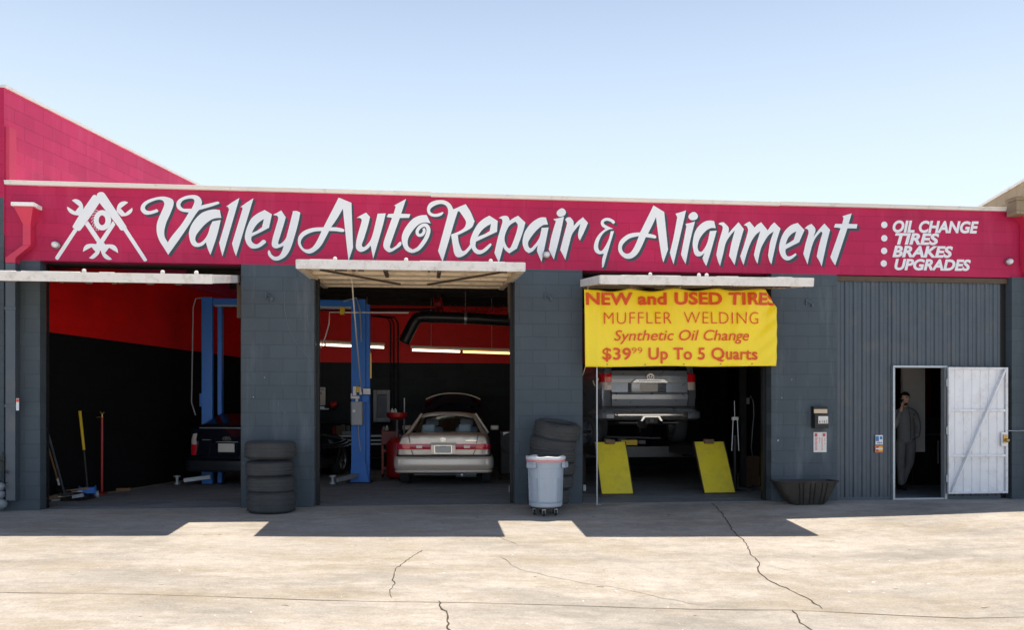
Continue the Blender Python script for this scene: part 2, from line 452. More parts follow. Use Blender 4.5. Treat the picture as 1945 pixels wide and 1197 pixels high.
# ------------------------------------------------------------------ the repair shop
SK = R(14.6)                                   # the party walls run askew to the street front
SD = Vector((math.sin(SK), math.cos(SK), 0))
YB = 8.4                                       # back wall
ZF = zat(972, 511)                             # underside of fascia
ZT = zat(972, 370)                             # top of parapet
TH = .2
shop = empty('repair_shop', (0, 0, 0), 0, 'single storey auto repair shop with crimson painted fascia, slate block piers and three open bays', 'building')
XL, XR = xat(8), xat(1962)
O1, O2, O3, O4 = (xat(76), xat(458)), (xat(597), xat(978)), (xat(1106), xat(1465)), (xat(1590), xat(1905))
def part(name, mb, mat, **kw): return mb.build(name, mat, shop, **kw)
# piers
for a, b, mt in ((XL, O1[0], 'slate_left'), (O1[1], O2[0], 'slate'), (O2[1], O3[0], 'slate_left'), (O3[1], O4[0], 'slate'), (xat(1922, -.05), XR, 'slate_left')):
    mb = MB(); y0 = -.05 if a > 8.5 else 0
    mb.box((0, 0, -.12), (b - a, TH - y0, ZF + (0 if y0 == 0 else .0)))
    o = part('pier', mb, M[mt], loc=(a, y0, 0))
mb = MB(); mb.box((0, 0, 0), (XR - XL, TH, ZT - .055 - ZF))
part('fascia', mb, M['crimson'], loc=(XL, 0, ZF))
mb = MB()
for a, b, dz in ((XL + .02, xat(818), 0), (xat(818), xat(1480), -.012), (xat(1480), XR, -.004)):
    mb.box((a + .002, -.055, ZT - .055 + dz), (b - .002, TH + .08, ZT + dz))
    mb.box((a + .002, -.066, ZT - .018 + dz), (b - .002, -.055, ZT + .004 + dz))
part('parapet_cap', mb, M['cap'], bevel=.006)

# inner walls
p0 = at(89, VH, .21); p0 = Vector((-6.25, .21, 0))
LEN = (YB - .2) / math.cos(SK)
ZR, ZL = 2.64, 2.71
def skew_wall(name, p, z0, z1, mat, thick=.2, length=LEN, side=-1, parent=None):
    """wall running back along the skew; its visible face is on the line itself"""
    mb = MB(); mb.box((0, 0, z0), (length, thick, z1))
    o = mb.build(name, mat, parent or shop)
    o.location = (p.x, p.y, 0); o.rotation_euler = (0, 0, R(90) - SK)
    return o
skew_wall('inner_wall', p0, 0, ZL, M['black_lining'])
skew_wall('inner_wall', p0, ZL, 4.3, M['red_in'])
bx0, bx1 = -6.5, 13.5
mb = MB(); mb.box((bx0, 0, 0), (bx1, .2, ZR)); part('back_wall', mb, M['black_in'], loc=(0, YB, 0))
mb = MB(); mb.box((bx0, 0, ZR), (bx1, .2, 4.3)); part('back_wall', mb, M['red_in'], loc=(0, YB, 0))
# partition between bay three and the office, and the far side wall
pw = Vector((O3[1] + .45, .21, 0))
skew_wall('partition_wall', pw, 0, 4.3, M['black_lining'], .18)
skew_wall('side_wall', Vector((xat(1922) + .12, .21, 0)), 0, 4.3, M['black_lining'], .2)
# roof
rp = [(XL - .3, .2), (XR, .2), (XR + 3.2, 9.0), (-5.8, 9.0)]
mb = MB(); mb.slab([(XL - .1, .2), (XR, .2), (XR + 2.6, 8.7), (XL + 1.9, 8.7)], 4.3, 4.42)
part('roof', mb, M['roof'])
mb = MB()
for k in range(10):
    y = .55 + k * .85
    mb.box((XL + .5 + .25 * y, y, 4.06), (XR + .2 * y - .2, y + .09, 4.298))
part('roof_joists', mb, M['joist'])
mb = MB(); mb.box((XL + .5, .21, ZF - .02), (O4[0], .5, 4.05)); part('lintel', mb, M['joist'])
# floor of the shop
mb = MB(); mb.slab([(XL + .1, .02), (XR - .1, .02), (XR + 2.4, 8.5), (XL + 2.0, 8.5)], -.05, .004)
floor = tag(mb.build('floor', M['floor']), kind='structure')
mb = MB()
for a, b in (O1, O2, O3): mb.box((a + .01, .0, -.02), (b - .01, .045, .010))
tag(mb.build('threshold_strip', M['thresh'], floor), kind='structure')

# corrugated metal front of the fourth bay
def corr(mb, x0, x1, z0, z1, y):
    pitch = .147; prof = []
    x = x0
    while x < x1:
        for dx, dy in ((0, 0), (.014, -.022), (.040, -.022), (.054, 0), (.088, 0), (.092, -.006), (.103, -.006), (.107, 0)):
            if x + dx < x1: prof.append((x + dx, y + dy))
        x += pitch
    prof.append((x1, y))
    mb.loft([[Vector((px, py, z0)) for px, py in prof], [Vector((px, py, z1)) for px, py in prof]], False, False)
dx0, dx1 = xat(1697, .05), xat(1791, .05)
dz0, dz1 = .055, zat(1740, 699, .05)
mb = MB()
ZS = zat(1700, 536, .06)
corr(mb, O4[0] + .005, dx0 - .03, .01, ZS, .07)
corr(mb, dx0 - .03, O4[1], dz1 + .035, ZS, .07)
corr(mb, dx1 + .05, O4[1], .01, dz1 + .035, .07)
part('metal_panel', mb, M['slatemetal'])
mb = MB()
mb.box((O4[0] + .004, .03, ZS), (O4[1] + .1, .16, ZF - .012))
part('header_beam', mb, M['brownsteel'])
mb = MB()
mb.box((O4[1], .10, 0), (O4[1] + .26, .19, ZF - .02))
part('recess_panel', mb, M['black'])
for x0_, x1_ in ((O4[0] + .02, dx0 - .036), (dx1 + .06, O4[1] - .003)):
    mb = MB(); mb.box((x0_, .045, .0), (x1_, .10, .05)); part('base_rail', mb, M['slatemetal'])
mb = MB()
w = .035
mb.box((dx0 - w, .0, 0), (dx0, .11, dz1)); mb.box((dx1, .0, 0), (dx1 + w + .012, .11, dz1))
mb.box((dx0 - w, -.002, dz1), (dx1 + w + .012, .11, dz1 + w)); mb.box((dx0, .01, 0), (dx1, .09, .03))
part('door_frame', mb, M['galv'], bevel=.004)
# the open door, swung back flat against the front
dl, dr = xat(1800, -.06), xat(1913, -.06)
dt, db = zat(1855, 698, -.06), zat(1855, 938, -.06)
door = empty('personnel_door', (dl, -.03, 0)); door.parent = shop
DW = dr - dl
mb = MB(); prof = []
x = .0
while x < DW - .02:
    for ddx, ddy in ((0, 0), (.10, 0), (.108, .014), (.130, .014), (.138, 0)):
        if x + ddx < DW: prof.append((x + ddx, -.02 + ddy))
    x += .147
prof.append((DW, -.02))
mb.loft([[Vector((a, b, db)) for a, b in prof], [Vector((a, b, dt)) for a, b in prof]], False, False)
mb.build('door_panel', M['whitedoor'], door)
f = .035
mb = MB()
mb.box((0, -.055, db), (f, -.022, dt)); mb.box((DW - f, -.055, db), (DW, -.022, dt))
mb.box((f + .001, -.053, dt - f), (DW - f - .001, -.022, dt)); mb.box((f + .001, -.053, db), (DW - f - .001, -.022, db + f))
zb1, zb2 = zat(1855, 780, -.06), zat(1855, 866, -.06)
for z in (zb1, zb2): mb.box((f + .001, -.050, z - .022), (DW - f - .001, -.021, z + .022))
mb.build('door_rails', M['whitebar'], door, bevel=.004)
mb = MB(); mb.bar((.05, -.062, db + .03), (DW - .06, -.062, dt - .03), .055, .03)
mb.build('diagonal_brace', M['whitebar'], door, bevel=.004)
zl = zat(1905, 833, -.06)
mb = MB(); mb.box((DW - .125, -.066, zl - .13), (DW - .012, -.054, zl + .10)); mb.build('lock_plate', M['whitebar'], door, bevel=.003)
mb = MB(); mb.box((DW - .10, -.082, zl - .07), (DW - .03, -.067, zl + .06))
mb.lathe([(.001, 0), (.026, 0), (.03, .02), (.022, .045), (.001, .05)], 14, Matrix.Translation((DW - .05, -.083, zl - .03)) @ Matrix.Rotation(R(90), 4, 'X'))
mb.build('lock', M['brass'], door)
for z in (dt - .25, (dt + db) / 2, db + .25):
    mb = MB(); mb.lathe([(.013, -.06), (.013, .06)], 10, Matrix.Translation((-.014, -.03, z)), True); mb.build('hinge', M['galv'], door)
# rod that holds the door
mb = MB(); a = Vector((DW - .02, -.05, zl + .125)); mb.tube([a, a + Vector((.16, -.03, -.005)), a + Vector((.55, -.012, .012))], .009)
mb.build('hold_rod', M['steel'], door)

# office inside the doorway
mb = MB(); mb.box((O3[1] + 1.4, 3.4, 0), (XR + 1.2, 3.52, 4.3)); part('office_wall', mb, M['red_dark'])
mb = MB(); wx0, wx1 = xat(1714, 2.2), xat(1757, 2.2)
mb.box((wx0, 2.2, .66), (wx1, 2.26, 3.2)); part('white_partition', mb, M['white'])

# downspouts: collector box, offset and pipe
def downspout(px, left=True):
    root = empty('downspout', (0, 0, 0)); root.parent = shop
    c0, c1 = (28, 65) if left else (1934, 1973)
    x0, x1 = xat(c0, -.2), xat(c1, -.2); zt = zat((c0 + c1) / 2, 393, -.2); zb = zat((c0 + c1) / 2, 424, -.2)
    n0, n1 = (43, 58) if left else (1949, 1964)
    a0, a1 = xat(n0, -.15), xat(n1, -.15); zk = zat(50, 466, -.13)
    mb = MB()
    mb.loft([[Vector(p) for p in ((x0, -.24, zt), (x1, -.24, zt), (x1, -.002, zt), (x0, -.002, zt))],
             [Vector(p) for p in ((a0, -.15, zb), (a1, -.15, zb), (a1, -.002, zb), (a0, -.002, zb))],
             [Vector(p) for p in ((a0, -.15, zk), (a1, -.15, zk), (a1, -.002, zk), (a0, -.002, zk))]])
    s0, s1 = (10, 29) if left else (1958, 1978)
    b0, b1 = xat(s0, -.15), xat(s1, -.15); ze = zat(20, 490, -.13); zf = zat(20, 499.5, -.13)
    mb.loft([[Vector(p) for p in ((a0, -.149, zk - .001), (a1, -.149, zk - .001), (a1, -.003, zk - .001), (a0, -.003, zk - .001))],
             [Vector(p) for p in ((b0, -.149, ze), (b1, -.149, ze), (b1, -.003, ze), (b0, -.003, ze))],
             [Vector(p) for p in ((b0, -.149, zf), (b1, -.149, zf), (b1, -.003, zf), (b0, -.003, zf))]])
    mb.build('conductor_head', M['redpipe'], root, bevel=.004)
    mb = MB(); mb.box((x0 - .025, -.265, zt + .001), (x1 + .025, -.003, zt + .055)); mb.build('head_cap', M['white'], root, bevel=.004)
    mb = MB(); mb.box((b0 + .002, -.146, .16), (b1 - .002, -.004, zf - .002))
    mb.box((b0 - .01, -.16, 1.5), (b1 + .01, -.0035, 1.54)); mb.box((b0 - .01, -.16, 2.9), (b1 + .01, -.0035, 2.94))
    mb.build('pipe', M['slatemetal'], root, bevel=.004)
M['redpipe'] = paint('crimson_metal', (.55, .028, .085), .4, 0, .1, 5, .05)
downspout(40, True); downspout(1950, False)

# three tilt-up doors standing open
def tilt_door(x0, x1, zf, zr, yf=-1.42, yr=1.55, skew=0.0, seed=1, sag=0.0):
    rnd = random.Random(seed)
    root = empty('tilt_up_door', (0, 0, 0)); root.parent = shop
    D = yr - yf
    def z(y): return zf + (zr - zf) * (y - yf) / D
    def pl(name, mb, mat, **k): return mb.build(name, mat, root, **k)
    sl = math.atan2(zr - zf, D)
    T = Matrix.Translation(((x0 + x1) / 2, yf, zf)) @ Matrix.Rotation(skew, 4, 'Y') @ Matrix.Rotation(sl, 4, 'X')
    W = x1 - x0; LN = math.hypot(D, zr - zf); h = W / 2
    mb = MB(); mb.box((-h + .006, .012, .086), (h - .006, LN, .108), T); pl('door_skin', mb, M['doorwood'])
    mb = MB()
    n = 9
    for k in range(n):                       # flat boards showing between the ribs underneath
        y = .05 + k * (LN - .1) / n
        mb.box((-h + .09, y, .060), (h - .09, y + (LN - .1) / n - .035, .0855), T)
    pl('door_boards', mb, M['doorwood'])
    mb = MB()
    for y in (.36, .95, 1.6, 2.3, LN - .06):
        mb.box((-h + .05, y, .020), (h - .05, y + .045, .0595), T)
    mb.box((-h + .008, .02, .0), (-h + .085, LN, .085), T); mb.box((h - .085, .02, .0), (h - .008, LN, .085), T)
    pl('timber_ribs', mb, M['doorrib'])
    for sx in (-1, 1):
        c = sx * W * .12
        mb = MB(); mb.box((c - .025, .05, -.03), (c + .025, .85, .018), T); pl('strut', mb, M['brownsteel'])
        mb = MB(); mb.bar(T @ Vector((sx * (h - .3), .10, -.012)), T @ Vector((sx * .22, 2.0, -.012)), .028); pl('truss_rod', mb, M['brownsteel'])
    mb = MB()
    mb.box((-h, -.012, -.012), (h, .010, .112), T)
    mb.box((-h - .012, -.006, -.006), (-h - .001, LN * .55, .108), T); mb.box((h + .001, -.006, -.006), (h + .012, LN * .55, .108), T)
    for k in range(5):
        x = rnd.uniform(-h + .1, h - .5)
        mb.box((x, .012, .1085), (x + rnd.uniform(.12, .5), .16, .120), T)
    for k in range(3):
        x = rnd.uniform(-h + .2, h - .2); mb.lathe([(.028, 0), (.028, .03), (.012, .045)], 8, T @ Matrix.Translation((x, .03, .112)), True)
    pl('edge_trim', mb, M['doorplate'], bevel=.003)
    for sx in (-1, 1):                       # side arms and hinges
        mb = MB(); a = T @ Vector((sx * (h - .04), 1.75, .0)); X = sx * (h + .02) + (x0 + x1) / 2
        mb.bar(a, (X - sx * .05, .36, z(.3) - .45), .035); mb.box((X - .06, .22, z(.3) - .55), (X + .03, .40, z(.3) - .05))
        pl('hinge_arm', mb, M['brownsteel'])
    for k in range(6):
        x = rnd.uniform(-h + .1, h - .1); mb = MB(); mb.box((x, .02, -.035), (x + rnd.uniform(.03, .12), .05, -.013), T); pl('rusty_bracket', mb, M['brownsteel'])
    return root
yfr = -1.42
xr = xat(404, yfr); tilt_door(xr - 3.09, xr, zat(300, 536, yfr), 3.60, seed=3)
tilt_door(xat(563.5, yfr), xat(996.5, yfr), zat(780, 511.5, yfr), 3.52, seed=5, skew=R(-.25))
tilt_door(xat(1140, yfr), xat(1544, yfr), zat(1340, 540.5, yfr), 3.56, seed=8, skew=R(-.2))
# little brackets and scars on the piers
for u, v in ((511, 563), (1040, 563), (1535, 575)):
    p = at(u, v, 0); mb = MB()
    mb.box((p.x - .05, -.03, p.z - .04), (p.x - .035, -.002, p.z + .05)); mb.bar((p.x - .04, -.02, p.z + .04), (p.x + .05, -.05, p.z - .03), .014); mb.cbox((p.x + .05, -.05, p.z - .05), (.03, .03, .05))
    part('wall_bracket', mb, M['slatemetal'])
for pts, r in (([(541, 552), (541, 590), (548, 625), (565, 655), (592, 688)], .004), ([(584, 600), (586, 620)], .005), ([(529, 762), (528, 772)], .005)):
    mb = MB(); mb.tube([at(u, v, -.003) for u, v in pts], r, 6)
    part('painted_wire', mb, M['lshade2'] if 'lshade2' in M else M['slate'])
# door jamb tracks
for a, b in (O1, O2, O3):
    for x0_, x1_ in ((a, a + (.004 if a < -4 else .05)), (b - .05, b)):
        mb = MB(); mb.box((x0_, .205, .0), (x1_, .30, ZF - .03)); part('jamb_track', mb, M['darksteel'])
# ------------------------------------------------------------------ painted sign
def smooth_poly(pts, seg=5):
    """closed outline; (x, y) is a curve point, (x, y, 1) a sharp corner"""
    n = len(pts); out = []
    def P(i): return Vector(pts[i % n][:2])
    def s(i): return len(pts[i % n]) > 2
    for i in range(n):
        p1, p2 = P(i), P(i + 1)
        d = (p2 - p1).length
        t1 = Vector((0, 0)) if s(i) else (P(i + 1) - P(i - 1)).normalized() * min(d, (p1 - P(i - 1)).length * 2) * .5 * 2
        t2 = Vector((0, 0)) if s(i + 1) else (P(i + 2) - P(i)).normalized() * min(d, (P(i + 2) - p2).length * 2) * .5 * 2
        if s(i) and s(i + 1): out.append(p1); continue
        if s(i): t1 = (p2 - p1) * 1.0
        if s(i + 1): t2 = (p2 - p1) * 1.0
        for k in range(seg):
            t = k / seg
            h1, h2, h3, h4 = 2 * t**3 - 3 * t**2 + 1, -2 * t**3 + 3 * t**2, t**3 - 2 * t**2 + t, t**3 - t**2
            out.append(p1 * h1 + p2 * h2 + t1 * h3 + t2 * h4)
    return out
def fill(polys):
    c = bpy.data.curves.new('outline', 'CURVE'); c.dimensions = '2D'; c.fill_mode = 'BOTH'
    for pl in polys:
        s = c.splines.new('POLY'); s.points.add(len(pl) - 1); s.use_cyclic_u = True
        for p, q in zip(s.points, pl): p.co = (q[0], -q[1], 0, 1)
    return curve_mesh(c)
def curve_mesh(c):
    o = bpy.data.objects.new('outline', c); COL.objects.link(o)
    bpy.context.view_layer.update()
    me = bpy.data.meshes.new_from_object(o.evaluated_get(bpy.context.evaluated_depsgraph_get()))
    v = [(p.co.x, -p.co.y) for p in me.vertices]; f = [tuple(p.vertices) for p in me.polygons]
    bpy.data.objects.remove(o); bpy.data.curves.remove(c); bpy.data.meshes.remove(me)
    return v, f
def text(body, u0, u1, vt, vb, shear=0.0, bold=0.0, slope=0.0, space=1.0, cap='H'):
    """built-in lettering fitted to a measured box: cap height vt..vb, width u0..u1"""
    def mk(b, off=0):
        c = bpy.data.curves.new('text', 'FONT'); c.body = b; c.shear = shear; c.offset = off; c.space_character = space; c.fill_mode = 'BOTH'; c.resolution_u = 4
        return curve_mesh(c)
    hv, _ = mk(cap, bold); h1, h0 = max(-p[1] for p in hv), min(-p[1] for p in hv)
    v, f = mk(body, bold); xa, xb = min(p[0] for p in v), max(p[0] for p in v)
    ky = (vb - vt) / (h1 - h0); kx = (u1 - u0) / (xb - xa)
    return [(u0 + (x - xa) * kx, vb + (y + h0) * ky + slope * (x - xa) * kx) for x, y in v], f
class Sheet:
    """flat painted shapes laid on a wall plane"""
    def __init__(self): self.v, self.f = [], []
    def add(self, vf, fn):
        b = len(self.v); self.v += [fn(x, y) for x, y in vf[0]]; self.f += [tuple(b + i for i in q) for q in vf[1]]
    def build(self, name, mat, parent=None):
        me = bpy.data.meshes.new(name); me.from_pydata([tuple(p) for p in self.v], [], self.f); me.validate()
        bm = bmesh.new(); bm.from_mesh(me)
        for fc in bm.faces:
            fc.normal_update()
            if fc.normal.y > 0: fc.normal_flip()
        bm.to_mesh(me); bm.free()
        me.materials.append(mat); o = bpy.data.objects.new(name, me); COL.objects.link(o)
        if parent: o.parent = parent
        return o
GL = []                                        # (origin u, origin v, [outlines])
K = 7.98
def S(*a): return [p for p in a]
GL.append((260, 360, [[(300,295,1),(325,327),(290,350),(200,376),(130,378),(75,340),(55,290),(80,220),(150,165),(260,125),(390,105),(480,120),(540,150),(558,190),(550,250),(500,380),(450,490),(420,600),(415,680),(432,740),(468,800,1),(520,720),(600,620),(680,520),(750,410),(785,345,1),(740,342),(680,330),(620,290),(597,230),(620,165),(700,112),(800,85),(890,85),(950,115),(980,165),(985,210),(972,240,1),(1080,215),(1220,182),(1250,197),(1240,217),(1100,265),(940,310,1),(880,390),(800,520),(680,700),(560,870),(475,990,1),(420,900),(350,790),(310,690),(298,600),(305,510),(340,410),(385,310),(415,230),(410,190),(380,160),(310,155),(220,185),(150,225),(122,270),(140,310),(190,325),(250,313)],
  [(830,290,1),(760,290),(700,285),(665,250),(662,215),(700,165),(780,138),(850,140),(872,170),(860,225)]]))
GL.append((260, 360, [[(1258,310,1),(1280,430,1),(1210,432),(1130,455),(1030,530),(950,620),(900,690),(885,750),(905,800),(945,812),(1000,780),(1050,720),(1085,650),(1110,560),(1145,482,1),(1270,460,1),(1240,600),(1195,760),(1115,992,1),(1075,900),(1045,800,1),(1000,845),(920,870),(850,850),(810,790),(790,690),(795,620),(830,530),(900,430),(990,350),(1100,310),(1180,300)]]))
GL.append((410, 360, [[(358,125,1),(100,1012,1),(72,910),(50,810,1),(200,300,1),(180,262,1),(155,258,1),(250,190,1)]]))
GL.append((410, 360, [[(570,130,1),(306,1010,1),(272,920),(245,820,1),(405,290,1),(395,266,1),(370,265,1),(460,200,1)]]))
GL.append((410, 360, [[(740,308,1),(850,375,1),(805,580,1),(680,645),(545,710,1),(535,755),(560,805),(620,830),(670,800),(720,762),(760,790),(730,830),(640,885),(540,890),(480,840),(445,760),(440,700),(470,580),(530,450),(620,370)],[(728,445,1),(700,570,1),(630,620),(545,658,1),(590,570),(650,500)]]))
GL.append((410, 360, [[(870,380,1),(930,350),(990,315,1),(1060,420,1),(1020,560),(970,720),(945,800),(955,830),(1010,800),(1060,740),(1090,640),(1170,325,1),(1230,325),(1280,350,1),(1250,500),(1190,720),(1130,900),(1060,1010),(960,1070),(880,1072),(820,1030),(788,970),(800,920),(820,935),(850,990),(900,1018),(960,1000),(1000,940),(1028,850,1),(960,880),(900,890),(850,850),(860,740),(900,600),(945,440),(930,400),(900,392)]]))
GL.append((560, 360, [[(665,120,1),(858,200,1),(882,880,1),(815,1082,1),(790,880),(728,290,1),(640,440),(550,570,1),(650,575),(740,600),(750,632),(710,642),(620,630),(520,626,1),(450,760),(390,860),(300,940),(210,970),(120,930),(60,850),(45,770),(70,690),(150,620),(280,580),(435,570,1)],[(405,628,1),(330,632),(250,650),(150,700),(100,760),(92,820),(130,890),(190,908),(260,880),(310,820),(360,730)]]))
GL.append((560, 360, [[(935,430,1),(1000,390),(1080,348,1),(1140,415,1),(1110,540),(1050,740),(1015,840),(1040,872),(1090,840),(1150,760),(1190,640),(1255,365,1),(1378,360,1),(1330,560),(1187,1050,1),(1170,960),(1150,850,1),(1090,910),(1000,945),(940,910),(925,840),(950,700),(1010,490),(1010,450),(980,430)]]))
GL.append((710, 360, [[(490,140,1),(415,365,1),(555,372,1),(535,428,1),(395,430,1),(330,610),(250,840),(245,880),(275,892),(340,850),(405,790),(415,840),(340,900),(240,950),(180,920),(145,860),(160,760),(275,430,1),(195,415,1),(220,370,1),(300,365,1),(330,260),(310,240,1),(400,190)]]))
GL.append((710, 360, [[(800,385,1),(862,512,1),(770,498),(680,530),(600,610),(530,720),(512,800),(530,870),(590,908,1),(625,955,1),(560,958),(480,915),(430,810),(428,690),(490,560),(590,445),(700,393)]]))
GL.append((820, 360, [[(180,350,1),(150,388),(80,412),(0,405),(-50,370),(-72,300),(-40,215),(40,170),(130,158),(210,170),(280,215),(330,300,1),(430,255),(515,220,1),(590,340),(650,480,1),(610,570),(500,640),(395,690,1),(410,800),(450,910),(478,933),(530,900),(585,830,1),(600,890,1),(510,985),(410,1028),(350,990),(320,850),(293,680,1),(400,640),(490,580),(520,500),(490,430),(420,330,1),(395,330,1),(340,500),(285,690,1),(165,1095,1),(125,1000),(97,930,1),(150,730),(240,400),(250,330),(230,260),(170,220),(90,225),(10,265),(-25,310),(0,355),(60,368),(120,355),(165,340)]]))
GL.append((820, 360, [[(875,395,1),(1000,475,1),(990,640,1),(860,700),(670,790,1),(665,860),(700,910),(760,915),(820,870),(890,815),(905,840),(840,920),(750,975),(670,970),(610,900),(580,800),(620,660),(700,520),(790,440)],[(898,520,1),(878,630,1),(800,675),(695,715,1),(750,630),(820,565)]]))
GL.append((820, 360, [[(1015,430,1),(1080,400),(1150,405),(1185,470,1),(1250,425),(1310,397,1),(1420,500,1),(1380,650),(1290,895,1),(1175,968,1),(1110,915),(1085,870,1),(1020,1108,1),(980,1030),(950,960,1),(1000,740),(1070,500),(1065,450),(1040,438)],[(1270,485,1),(1305,540),(1270,690),(1200,870),(1165,890),(1115,810),(1105,720),(1145,600),(1190,535)]]))
GL.append((970, 370, [[(535,345,1),(565,450,1),(490,460),(400,530),(310,640),(265,720),(270,780),(300,810),(350,770),(420,680),(450,600),(470,500,1),(575,495,1),(550,620),(510,820),(468,1015,1),(430,930),(397,850,1),(410,765,1),(340,850),(275,885,1),(215,840),(180,740),(185,660),(220,550),(310,430),(410,360),(480,340)]]))
GL.append((970, 370, [[(808,330,1),(740,650),(655,980,1),(610,900),(577,830,1),(620,620),(685,400,1),(645,370,1),(740,350)]]))
GL.append((970, 370, [[(780,203),(830,240),(832,290),(790,325),(730,328),(697,285),(715,238)]]))
GL.append((970, 370, [[(825,375,1),(855,345),(905,340,1),(950,400),(955,470,1),(1020,400),(1095,340,1),(1172,425,1),(1110,570),(1050,692,1),(1025,650),(1025,570),(1058,440,1),(1000,500),(930,600),(890,740),(828,985,1),(790,910),(750,835,1),(800,640),(855,430),(840,400)]]))
GL.append((1120, 380, [[(382,330),(340,290),(270,268),(200,290),(168,340),(190,400),(240,432,1),(150,510),(90,600),(63,720),(90,790),(150,820),(215,810,1),(190,900),(187,1025,1),(212,1010),(270,800),(370,470,1),(320,470,1),(290,590),(230,710),(180,770),(145,760),(128,700),(150,600),(210,500),(290,448),(355,435,1),(290,405),(225,365),(215,335),(260,312),(320,330),(362,360)]]))
GL.append((1120, 380, [[(968,80,1),(1130,180,1),(1188,750,1),(1118,945,1),(1095,870),(1050,600),(1005,260,1),(940,400),(885,508,1),(950,520),(1005,545),(1000,578),(940,572),(850,562,1),(790,700),(720,820),(640,880),(560,888),(490,850),(440,780),(433,710),(460,620),(560,530),(660,497),(765,490,1)],[(745,545,1),(620,575),(540,630),(492,700),(500,770),(550,812),(610,800),(660,740),(710,640)]]))
GL.append((1270, 380, [[(265,155,1),(75,975,1),(45,890),(18,800,1),(75,560),(130,260,1),(105,205,1),(190,180)]]))
GL.append((1270, 380, [[(400,322,1),(330,600),(258,968,1),(220,900),(187,825,1),(270,400,1),(255,360,1),(330,345)]]))
GL.append((1270, 380, [[(390,180),(440,225),(435,275),(390,303),(330,298),(300,255),(328,203)]]))
GL.append((1270, 380, [[(690,320,1),(715,425,1),(640,425),(560,470),(480,570),(442,680),(450,760),(490,785),(530,750),(580,660),(610,550),(625,470,1),(728,462,1),(690,600),(640,780),(572,1000,1),(535,940),(513,880,1),(545,800,1),(500,840),(450,855),(400,830),(370,730),(365,640),(400,480),(470,380),(560,320),(640,310)]]))
GL.append((1270, 380, [[(752,360,1),(790,340),(835,335,1),(910,420),(905,505,1),(980,420),(1060,335,1),(1140,440,1),(1060,720),(1000,985,1),(960,920),(915,845,1),(950,660),(1005,455,1),(940,530),(870,640),(830,800),(780,1000,1),(750,930),(722,830,1),(760,640),(820,430),(810,390),(780,375)]]))
GL.append((1400, 380, [[(100,380,1),(140,350),(190,325,1),(265,415,1),(310,370),(365,335,1),(465,460,1),(510,390),(565,337,1),(658,432,1),(600,620),(520,975,1),(490,920),(470,840,1),(500,640),(555,475,1),(490,520),(430,600),(360,740),(310,965,1),(280,910),(255,830,1),(290,680),(352,470,1),(280,530),(210,640),(150,800),(98,985,1),(70,920),(48,850,1),(100,700),(165,470),(155,410),(130,388)]]))
GL.append((1400, 380, [[(918,345,1),(1022,455,1),(940,640,1),(840,690),(735,745,1),(735,800),(765,850),(820,845),(885,808),(900,830),(830,890),(760,915),(690,880),(645,790),(638,700),(670,570),(730,460),(820,380)],[(898,475,1),(860,600,1),(800,640),(735,675,1),(770,580),(830,510)]]))
GL.append((1500, 380, [[(225,430,1),(270,390),(330,360,1),(390,440),(362,555,1),(440,450),(525,355,1),(612,450,1),(560,660),(485,1005,1),(450,930),(408,855,1),(440,700),(495,500),(475,475,1),(400,560),(350,660),(310,800),(270,975,1),(240,900),(205,820,1),(240,660),(285,500),(275,450),(250,435)]]))
GL.append((1500, 380, [[(940,200,1),(893,360,1),(1025,365,1),(1015,430,1),(875,428,1),(690,990,1),(650,930),(615,865,1),(770,425,1),(670,412,1),(690,360,1),(795,362,1),(815,270),(797,245,1)]]))
def ribbon(pts, seg=5):
    """centre line (x, y, width) to an outline"""
    c = []
    for i in range(len(pts) - 1):
        p0, p1, p2, p3 = (Vector(pts[max(0, min(len(pts) - 1, i + k))]) for k in (-1, 0, 1, 2))
        for k in range(seg):
            t = k / seg
            c.append(.5 * (2 * p1 + (p2 - p0) * t + (2 * p0 - 5 * p1 + 4 * p2 - p3) * t * t + (3 * p1 - p0 - 3 * p2 + p3) * t**3))
    c.append(Vector(pts[-1])); a, b = [], []
    for i, p in enumerate(c):
        t = (c[min(i + 1, len(c) - 1)] - c[max(i - 1, 0)]).xy.normalized(); n = Vector((-t.y, t.x)) * p.z / 2
        a.append(p.xy + n); b.append(p.xy - n)
    return a, b
RIB = ribbon([(600,932,50),(680,892,58),(765,785,62),(815,685,62),(828,605,60),(800,548,55),(750,540,52),(690,578,50),(656,640,48),(680,692,46),(735,682,46),(765,628,44),(752,588,36)])
def ribbon_vf():
    a, b = RIB; n = len(a)
    v = [tuple(p) for p in a] + [tuple(p) for p in b]
    return v, [(i, i + 1, n + i + 1, n + i) for i in range(n - 1)]
def laid(u0, v0, k, depth, du=0, dv=0):
    return lambda x, y: at(u0 + x / k + du, v0 + y / k + dv, -depth)
logo = Sheet()
vfs = [fill([smooth_poly(p) for p in g_[2]]) for g_ in GL]
for first, last in ((0, 6), (6, 10), (10, 17), (17, 18), (18, len(GL))):
    word, shade = Sheet(), Sheet()
    for i in range(first, last):
        u0, v0, vf = GL[i][0], GL[i][1], vfs[i]
        for q in range(1, 5): shade.add(vf, laid(u0, v0, K, .0012 + .0005 * (4 - q) + .0001 * (i % 4), 1.15 * q, 1.2 * q))
        word.add(vf, laid(u0, v0, K, .0050 + .00035 * (i % 5)))
    if first == 6:                              # the curl inside the o
        vf = ribbon_vf(); nrb = len(RIB[0])
        for q in range(1, 5): shade.add(vf, laid(710, 360, K, .0036 + .0001 * q, 1.15 * q, 1.2 * q))
        b0 = len(word.v); word.add(vf, laid(710, 360, K, .0072))
        for i in range(2 * nrb): word.v[b0 + i] = word.v[b0 + i] + Vector((0, -.00006 * (i % nrb), 0))
    w_ = word.build('sign_lettering', M['letter'], shop); shade.build('lettering_shadow', M['lshade'], w_)
